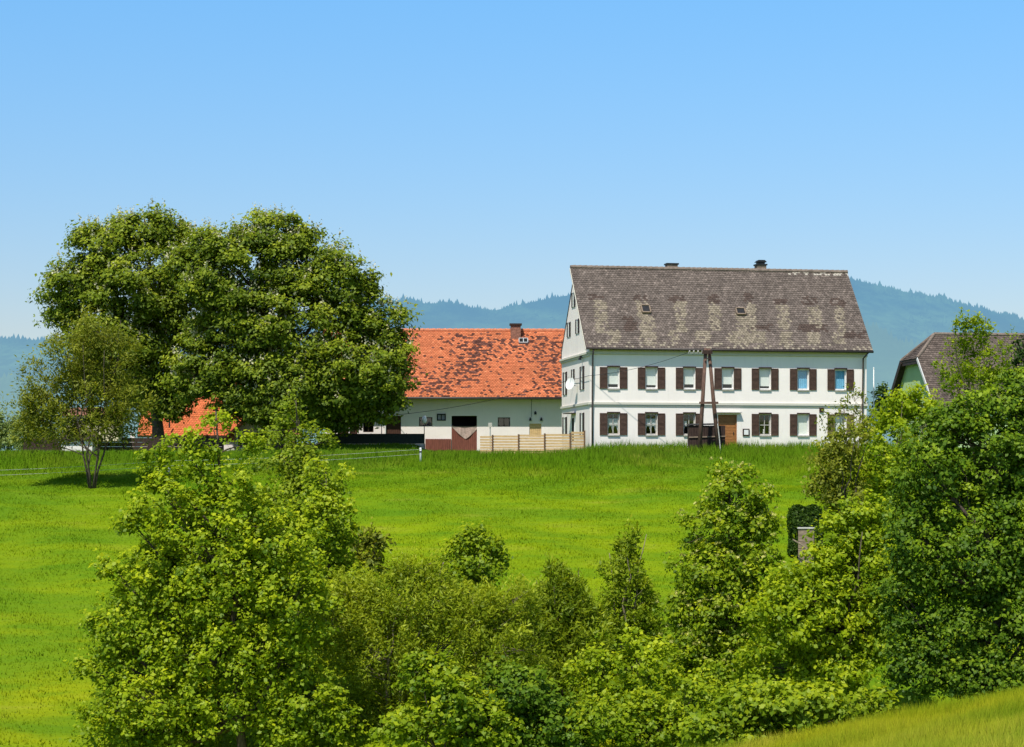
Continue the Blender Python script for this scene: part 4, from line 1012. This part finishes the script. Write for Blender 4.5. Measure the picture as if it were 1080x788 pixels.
# ---------------------------------------------------------------- outbuildings on the left
OY = 142.0; OX = (150 - 540) / F * OY
ob_ = thing('outbuilding', 'low outbuilding with steep orange tiled roof behind the chestnut trunks', 'barn', (OX, OY, 1.2), 0)
k = MB().box(0, 8.0, 0, 6, -0.6, 1.35).build('wall', M['barnwall'], ob_)
oEZ = (HZ - 459.5) / F * OY - 1.2; oRZ = oEZ + 3.9; osl = Vector((0, 3.3, oRZ - oEZ)).normalized(); oRL = math.hypot(3.3, oRZ - oEZ)
orf = MB().prism([(-0.3, -0.3, oEZ), (-0.3, 3.0, oRZ), (-0.3, 6.3, oEZ), (-0.3, 6.3, oEZ - 0.14), (-0.3, 3.0, oRZ - 0.2), (-0.3, -0.3, oEZ - 0.14)], (7.4, 0, 0)).build('roof', M['soffit'], ob_)


def orange2(u, s, rg): return np.array((0.70, 0.19, 0.072)) * (1 + 0.15 * nz2(u * 0.6, s * 0.6, 5)) * rg.uniform(0.82, 1.12)


tiles((-0.3, -0.3, oEZ), (1, 0, 0), tuple(osl), 7.4, oRL, 0.2, 0.18, orange2, M['tile_red'], 'tile_slope', orf)
MB().tube([(2.0, -0.35, oEZ + 0.55), (2.0, -0.35, oEZ + 1.2)], 0.06, 6).tube([(3.1, 0.75, oEZ + 1.6), (3.2, 1.2, oEZ + 2.9)], 0.04, 6).build('vent_pipe', M['black_metal'], orf)
MB().box(0.5, 1.3, -0.05, -0.003, -0.2, 1.1).box(3.4, 4.4, -0.05, -0.003, 0.3, 1.0).build('door', M['barn_dark'], ob_)
# gabled wing
gw = thing('gabled_house', 'small cream gabled house with orange roof edge and dark porch under the chestnuts', 'house', (P(247, 470, 138).x, 138, 1.2), 0)
gw_w = 3.6
k = MB(); k.box(0, gw_w, 0, 6, -0.6, 1.75); k.prism([(0, 0.002, 1.752), (gw_w, 0.002, 1.752), (gw_w / 2 + 0.2, 0.002, 3.4)], (0, 5.9, 0)); k.build('wall', M['creamwall'], gw)
grf = MB().prism([(-0.7, -0.7, 1.25), (gw_w / 2 + 0.2, -0.7, 3.75), (gw_w + 0.6, -0.7, 1.6), (gw_w + 0.6, -0.7, 1.45), (gw_w / 2 + 0.2, -0.7, 3.55), (-0.7, -0.7, 1.08)], (0, 7, 0)).build('roof', M['ridge_red'], gw)
MB().box(1.25, gw_w - 0.1, -0.05, -0.003, -0.3, 1.65).build('porch', M['interior'], gw)  # near-black slab on the wall stands for the shade inside the porch
w = MB().box(0.15, 1.1, -0.08, -0.003, 0.55, 1.45).build('window', M['frame'], gw); MB().box(0.28, 0.55, -0.085, -0.081, 0.65, 1.35).box(0.65, 0.97, -0.085, -0.081, 0.65, 1.35).build('pane', M['interior'], w)
# cream shed behind the willow
sX, sY = P(64.5, 470, 125).x, 125.0
sd = thing('shed', 'small cream shed with dark low lean-to roof behind the willow stems', 'shed', (sX, sY, 1.28), 0)
MB().box(0, 1.95, 0, 1.2, -0.6, 0.80).build('wall', M['plaster'], sd); MB().box(0.05, 3.4, 0.9, 2.6, 0.802, 2.42).build('upper_wall', M['creamwall'], sd)
MB().prism([(-0.12, -0.2, 0.82), (2.05, -0.2, 0.82), (2.05, 0.898, 1.36), (-0.12, 0.898, 1.36)], (0, 0, 0.07)).build('lean_to_roof', M['soffit'], sd)
MB().prism([(-0.15, 0.6, 2.424), (-0.15, 1.75, 2.95), (-0.15, 2.9, 2.424)], (3.7, 0, 0)).build('roof', M['brick'], sd)
pc = thing('gate_pillar', 'single white plastered pillar by the dark fence right of the willow', 'pillar', (P(140, 470, 130).x, 130, G(P(140, 470, 130).x, 130)))
MB().box(-0.14, 0.14, -0.14, 0.14, -0.3, 1.25).build('shaft', M['plaster'], pc); MB().box(-0.18, 0.18, -0.18, 0.18, 1.252, 1.33).build('cap', M['sill'], pc)

# ---------------------------------------------------------------- fences
pf = thing('wooden_fence', 'pale fresh horizontal plank fence with brown posts left of the farmhouse', 'fence', (0, 0, 0))
posts = [(505.5, 119.0), (519.5, 119.1), (547, 119.3), (574.5, 119.5), (601.5, 119.7), (616.5, 119.9)]; tops = [459.6, 458.9, 458.0, 457.4, 455.0]
for i in range(5):
    (pa, ya), (pb, yb) = posts[i], posts[i + 1]; A = P(pa, 0, ya); B = P(pb, 0, yb); zt = (HZ - tops[i]) / F * ya; zb_ = min(G(A.x, ya), G(B.x, yb)) + 0.02
    k = MB(); n = 7; h = (zt - zb_) / n
    for j in range(n): k.bar((A.x + 0.05, ya, zb_ + h * (j + 0.5)), (B.x - 0.05, yb, zb_ + h * (j + 0.5) + random.uniform(-0.008, 0.008)), 0.028 + 0.012 * (j % 2), h - 0.045)
    k.build('panel', M['pale_wood'], pf)
for i, (pa, ya) in enumerate(posts[1:]):
    A = P(pa, 0, ya); zt = (HZ - tops[i]) / F * ya + 0.05; MB().box(A.x - 0.05, A.x + 0.05, ya - 0.07, ya + 0.05, G(A.x, ya) - 0.2, zt).build('post', M['post_wood'], pf)
sf = thing('screen_fence', 'low dark green mesh screen fence in front of the barn doors', 'fence', (0, 0, 0))
yS = 131.0; A = P(335, 0, yS); B = P(447.5, 0, yS); zt = (HZ - 457.5) / F * yS; zb_ = (HZ - 468.0) / F * yS
MB().box(A.x, B.x, yS, yS + 0.03, zb_, zt).build('screen', M['screen'], sf)
MB().box(A.x - 0.05, B.x + 0.05, yS - 0.08, yS + 0.12, zb_ - 0.5, zb_ - 0.005).build('kerb', M['concrete'], sf)
for i in range(7):
    x = A.x + (B.x - A.x) * i / 6; MB().tube([(x, yS + 0.06, zb_), (x, yS + 0.06, zt + 0.03)], 0.025, 8).build('post', M['black_metal'], sf)
df = thing('rail_fence', 'long dark low board fence behind the willow at the left meadow edge', 'fence', (0, 0, 0))
yS = 127.0; A = P(25, 0, yS); B = P(235, 0, yS); k = MB()
for j in range(3): k.bar((A.x, yS, G(A.x, yS) + 0.25 + 0.28 * j), (B.x, yS, G(B.x, yS) + 0.25 + 0.28 * j), 0.03, 0.265)
k.build('rail', M['dark_board'], df)
for i in range(9):
    x = A.x + (B.x - A.x) * i / 8; MB().box(x - 0.05, x + 0.05, yS + 0.02, yS + 0.12, G(x, yS) - 0.3, G(x, yS) + 0.98).build('post', M['dark_board'], df)


# garden lamps
def lamp(px, py, Y, lab):
    x = P(px, 0, Y).x; z0 = G(x, Y); zt = (HZ - py) / F * Y; o = thing('garden_lamp', lab, 'lamp', (x, Y, z0), 0, 'white globe garden lamps by the barn')
    MB().tube([(0, 0, -0.2), (0, 0, 0.12), (0, 0, 0.14), (0, 0, zt - z0 - 0.2)], [0.05, 0.05, 0.028, 0.028], 8).build('post', M['black_metal'], o)
    k = MB(); rr = 0.15; pts = [(0, 0, zt - z0 - 0.22 + 0.5 * t) for t in np.linspace(0, 1, 9)]; k.tube(pts, [0.02 + rr * math.sin(math.pi * (0.12 + 0.82 * t)) ** 0.7 for t in np.linspace(0, 1, 9)], 12)
    k.build('globe', M['white_metal'], o, True); return o


lamp(447.5, 443, 130.6, 'white globe lamp at the right end of the dark screen fence'); lamp(402.5, 444, 133.5, 'white globe lamp beside the dark barn door'); lamp(339.5, 443, 131, 'white globe lamp under the chestnut crown')
o = thing('post_lamp', 'slim grey post with pale square head behind the plank fence', 'lamp', (P(517, 0, 136).x, 136, 1.3)); MB().tube([(0, 0, -0.3), (0, 0, 1.9)], 0.04, 8).build('post', M['grey_metal'], o); MB().box(-0.13, 0.13, -0.1, 0.1, 1.905, 2.2).build('head', M['concrete'], o)

# electric fence: white posts and tape
proto = None
for (px, Y, lab) in ((443.6, 114.5, 'white plastic electric fence post below the dark screen fence'), (178.5, 109.5, 'white plastic electric fence post right of the willow')):
    x = P(px, 0, Y).x
    if proto is None:
        proto = thing('fence_post', lab, 'fence post', (x, Y, G(x, Y)), 0, 'electric fence posts'); MB().tube([(0, 0, -0.2), (0, 0, 0.78), (0, 0, 0.82)], [0.065, 0.065, 0.05], 8).build('shaft', M['white_metal'], proto, True); MB().box(-0.09, 0.09, -0.09, -0.06, 0.55, 0.62).build('insulator', M['black_metal'], proto)
    else:
        c = proto.copy(); COL.objects.link(c); c.location = (x, Y, G(x, Y)); c['label'] = lab
        for ch in proto.children:
            d = ch.copy(); COL.objects.link(d); d.parent = c
pp = [P(px, 0, Y) for px, Y in ((-90, 105.5), (178.5, 109.5), (443.6, 114.5))]
k = MB()
for hgt in (0.45, 0.72):
    pts = []
    for a, b in zip(pp[:-1], pp[1:]):
        for t in np.linspace(0, 1, 9)[:-1]:
            q = a.lerp(b, t); z = (1 - t) * G(a.x, a.y) + t * G(b.x, b.y); pts.append((q.x, q.y - 0.07, z + hgt - 0.10 * math.sin(math.pi * t)))
    pts.append((pp[-1].x, pp[-1].y - 0.07, G(pp[-1].x, pp[-1].y) + hgt)); k.tube(pts, 0.006, 5)
tag(k.build('fence_tape', M['tape']), 'two thin white electric fence tapes strung across the upper left meadow', 'fence wire')

# ---------------------------------------------------------------- utility pole, cable and small things before the farmhouse
uy = 117.0; A = P(737.0, 0, uy); B = P(758.8, 0, uy + 0.4); T = P(746.0, 372, uy + 0.1)
up_ = thing('utility_pole', 'brown timber A-frame utility pole in front of the farmhouse', 'pole', (T.x, T.y, G(T.x, uy)))
def loc(v): return tuple(Vector(v) - up_.location)
za, zb_ = G(A.x, uy) - 0.3, G(B.x, uy) - 0.3
for e, z, s in ((A, za, -1), (B, zb_, 1)):
    MB().tube([loc((e.x, e.y, z)), loc((e.x * 0.5 + (T.x + 0.09 * s) * 0.5, e.y, (z + T.z) / 2)), loc((T.x + 0.09 * s, T.y, T.z + 0.25))], [0.135, 0.12, 0.10], 10).build('leg', M['pole_wood'], up_, True)
zc_ = (HZ - 425) / F * uy
MB().bar(loc((T.x - 0.50, uy - 0.16, zc_)), loc((T.x + 0.62, uy - 0.16, zc_)), 0.10, 0.13).build('crossbar', M['pole_wood'], up_)
MB().bar(loc((T.x - 0.32, uy - 0.12, T.z + 0.02)), loc((T.x + 0.28, uy - 0.12, T.z + 0.02)), 0.08, 0.22).bar(loc((T.x - 0.2, uy - 0.14, T.z - 0.35)), loc((T.x + 0.22, uy - 0.14, T.z - 0.35)), 0.06, 0.06).build('pole_head', M['dark_board'], up_)
for dx in (-1.05, -0.8, -0.55, -0.30):
    MB().tube([loc((T.x + dx, uy, T.z - 0.02)), loc((T.x + dx, uy, T.z + 0.04)), loc((T.x + dx, uy, T.z + 0.10)), loc((T.x + dx, uy, T.z + 0.14))], [0.03, 0.055, 0.05, 0.02], 8).build('insulator', M['sill'], up_, True)
MB().tube([loc((T.x - 1.15, uy, T.z - 0.03)), loc((T.x - 0.1, uy, T.z - 0.03))], 0.02, 6).build('insulator_arm', M['grey_metal'], up_)


def cable(p, q, sag, r=0.014, n=20):
    p, q = Vector(p), Vector(q); return [tuple(p.lerp(q, t) - Vector((0, 0, sag * 4 * t * (1 - t)))) for t in np.linspace(0, 1, n)]


def HL(u, v, z): return Vector((HX + u * CT - v * STh, HY + u * STh + v * CT, HB + z))
k = MB(); e = HL(-0.12, -0.10, hzf(396.5, 0)); k.tube(cable((T.x - 1.15, uy, T.z), e, 0.22), 0.013, 5); g2 = HL(-0.10, 4.6, hzg(400, 4.6)); k.tube(cable(e, g2, 0.03, n=6), 0.014, 5)
tag(k.build('power_cable', M['cable']), 'thin black cable sagging from the timber pole to the farmhouse corner', 'cable')
k = MB(); k.tube(cable(g2, P(414, 438, BY - 0.15), 0.30), 0.018, 5)
tag(k.build('power_cable', M['cable']), 'thin black cable from the farmhouse gable across to the barn wall', 'cable')
# dark board bin below the pole
by_ = 118.2; x0, x1 = P(726.5, 0, by_).x, P(765, 0, by_).x; zt = (HZ - 448.5) / F * by_; gb = G(x0, by_)
bn = thing('timber_bin', 'dark stained board bin with lid under the utility pole', 'bin', (x0, by_, gb)); w_ = x1 - x0; h_ = zt - gb
boards(0, w_, -0.2, h_ - 0.02, 0, 0.04, 14).build('front', M['dark_board'], bn)
MB().box(0, 0.05, 0.07, 0.9, -0.2, h_ - 0.02).box(w_ - 0.05, w_, 0.07, 0.9, -0.2, h_ - 0.02).box(0.052, w_ - 0.052, 0.86, 0.9, -0.2, h_ - 0.02).build('side_boards', M['dark_board'], bn)
MB().prism([(-0.06, -0.08, h_ - 0.015), (w_ * 0.82, -0.08, h_ + 0.02), (w_ * 0.82, 0.95, h_ + 0.10), (-0.06, 0.95, h_ + 0.06)], (0, 0, 0.05)).build('lid', M['black_metal'], bn)
MB().bar((0.0, -0.06, h_ * 0.52), (w_, -0.06, h_ * 0.56), 0.03, 0.07).build('rail', M['old_wood'], bn)
sk = thing('stake', 'thin pale leaning stake right of the dark board bin', 'stake', P(760.5, 478, 116.6)); t_ = P(757, 447.5, 116.6) - P(760.5, 478, 116.6)
MB().tube([(0, 0, -0.2), tuple(t_ * 0.5), tuple(t_)], [0.035, 0.032, 0.028], 8).build('shaft', M['concrete'], sk); MB().tube([tuple(t_), tuple(t_ * 1.015)], [0.034, 0.02], 8).build('tip', M['white_metal'], sk)
mp = thing('flagpole', 'thin white pole rising right of the farmhouse corner', 'pole', (P(921.5, 0, 127).x, 127, 1.5)); MB().tube([(0, 0, -0.3), (0, 0, (HZ - 389) / F * 127 - 1.5)], [0.045, 0.03], 8).build('shaft', M['white_metal'], mp, True); MB().tube([(0, 0, (HZ - 389) / F * 127 - 1.5), (0, 0, (HZ - 389) / F * 127 - 1.4)], [0.05, 0.03], 8).build('cap', M['white_metal'], mp)

# trimmed hedge block with a wooden box in front
hy = 88.0; c = P(849.5, 0, hy); gh = G(c.x, hy); zt = (HZ - 535) / F * hy
hb = thing('clipped_hedge', 'dark box-shaped clipped hedge on the slope left of the yellow-green bush', 'hedge', (c.x, hy, gh)); n = 11000; w_, h_ = 0.70, zt - gh
q = RNG.uniform(-1, 1, (n, 3)); ax_ = RNG.integers(0, 3, n); q[np.arange(n), ax_] = np.sign(q[np.arange(n), ax_]) * RNG.uniform(0.9, 1.02, n)
q = q / (np.abs(q) ** 7).sum(1, keepdims=True) ** (1 / 7) * (1 + 0.05 * np.sin(q[:, :1] * 7 + q[:, 2:] * 5) + RNG.normal(0, 0.035, (n, 1)))
nm_ = np.zeros((n, 3)); nm_[np.arange(n), ax_] = np.sign(q[np.arange(n), ax_]); C = q * np.array([w_, 0.6, h_ / 2]) + np.array([0, 0, h_ / 2]); C[:, 2] = np.maximum(C[:, 2], -0.1)
Ln = RNG.uniform(0.06, 0.16, n); V = leaves(C, unit(nm_ + RNG.normal(size=(n, 3)) * 0.5), Ln, Ln * 0.6)
link('foliage', mesh_np('foliage', V, np.arange(4 * n).reshape(-1, 4), {'shade': np.repeat(np.clip(RNG.normal(0.45, 0.2, n), 0, 1), 4)}), L['hedge'], hb)
MB().box(-w_ * 0.8, w_ * 0.8, -0.45, 0.45, -0.2, h_ - 0.2).build('inner_growth', L['hedge'], hb)
cy = 86.8; c = P(850.5, 0, cy); gc = G(c.x, cy); zt = (HZ - 557.5) / F * cy
cr = thing('wooden_box', 'weathered grey-brown wooden box with pale lid beside the clipped hedge', 'box', (c.x, cy, gc), R(-12)); h_ = zt - gc
k = MB()
for j in range(5): k.box(-0.34, 0.34, -0.25, 0.25, h_ * j / 5 + 0.008 - (0.2 if j == 0 else 0), h_ * (j + 1) / 5 - 0.006)
k.build('body', M['old_wood'], cr, bevel=0.01); MB().box(-0.37, 0.37, -0.30, 0.30, h_, h_ + 0.05).build('lid', M['concrete'], cr)
k = MB(); a = P(836, 569, 86.2); b = P(852, 580, 86.0); k.tube([tuple(a), tuple(a.lerp(b, 0.5) + Vector((0, 0, 0.03))), tuple(b)], [0.03, 0.035, 0.03], 6)
tag(k.build('stick', M['twig']), 'pale broken branch leaning on the wooden box', 'branch')

# ---------------------------------------------------------------- camera, light, sky
cam = bpy.data.cameras.new('camera'); cam.lens = 70.0; cam.sensor_width = 36.0; cam.sensor_fit = 'HORIZONTAL'
cam.shift_y = (HZ - 394) / 1080; cam.clip_start = 0.5; cam.clip_end = 20000
co = bpy.data.objects.new('camera', cam); co.location = (0, 0, 0); co.rotation_euler = (R(90), 0, 0); COL.objects.link(co); S.camera = co

EL, AZ = R(57), R(25)     # sun high behind the camera, a little to the left
sd_ = Vector((-math.sin(AZ) * math.cos(EL), -math.cos(AZ) * math.cos(EL), math.sin(EL)))
sun = bpy.data.lights.new('sun', 'SUN'); sun.energy = 5.0; sun.angle = R(0.53); sun.color = (1.0, 0.95, 0.86)
so = bpy.data.objects.new('sun', sun); so.rotation_euler = (-sd_).to_track_quat('-Z', 'Y').to_euler(); so.location = (0, -20, 60); COL.objects.link(so)

w = bpy.data.worlds.new('World'); S.world = w; w.use_nodes = True; nt = w.node_tree; nt.nodes.clear()
out = nt.nodes.new('ShaderNodeOutputWorld'); bg = nt.nodes.new('ShaderNodeBackground'); sky = nt.nodes.new('ShaderNodeTexSky')
sky.sky_type = 'NISHITA'; sky.sun_disc = False; sky.sun_elevation = EL; sky.sun_rotation = R(180) + AZ
sky.altitude = 300; sky.air_density = 1.0; sky.dust_density = 0.6; sky.ozone_density = 2.0
bg.inputs[1].default_value = 0.11
tcw = nt.nodes.new('ShaderNodeTexCoord'); spw = nt.nodes.new('ShaderNodeSeparateXYZ'); nt.links.new(tcw.outputs['Generated'], spw.inputs[0])
mrw = nt.nodes.new('ShaderNodeMapRange'); mrw.data_type = 'FLOAT_VECTOR'; cbw = nt.nodes.new('ShaderNodeCombineXYZ')
for k_ in range(3): nt.links.new(spw.outputs[2], cbw.inputs[k_])
nt.links.new(cbw.outputs[0], mrw.inputs['Vector'])
mrw.inputs[7].default_value = (0.07,) * 3; mrw.inputs[8].default_value = (0.23,) * 3; mrw.inputs[9].default_value = (1.06, 1.02, 1.05); mrw.inputs[10].default_value = (0.93, 1.45, 1.68)
vmw = nt.nodes.new('ShaderNodeVectorMath'); vmw.operation = 'MULTIPLY'; nt.links.new(sky.outputs[0], vmw.inputs[0]); nt.links.new(mrw.outputs['Vector'], vmw.inputs[1])
mrz = nt.nodes.new('ShaderNodeMapRange'); mrz.data_type = 'FLOAT_VECTOR'; nt.links.new(cbw.outputs[0], mrz.inputs['Vector'])
mrz.inputs[7].default_value = (0.25,) * 3; mrz.inputs[8].default_value = (0.6,) * 3; mrz.inputs[9].default_value = (1, 1, 1); mrz.inputs[10].default_value = (1.05, 0.70, 0.60)
vmz = nt.nodes.new('ShaderNodeVectorMath'); vmz.operation = 'MULTIPLY'; nt.links.new(vmw.outputs[0], vmz.inputs[0]); nt.links.new(mrz.outputs['Vector'], vmz.inputs[1])
nt.links.new(vmz.outputs[0], bg.inputs[0]); nt.links.new(bg.outputs[0], out.inputs[0])

S.view_settings.view_transform = 'Standard'; S.view_settings.look = 'None'; S.view_settings.exposure = 0; S.view_settings.gamma = 1
S.render.engine = 'CYCLES'; S.cycles.max_bounces = 7; S.cycles.diffuse_bounces = 3; S.cycles.glossy_bounces = 2; S.cycles.transmission_bounces = 4; S.cycles.transparent_max_bounces = 8
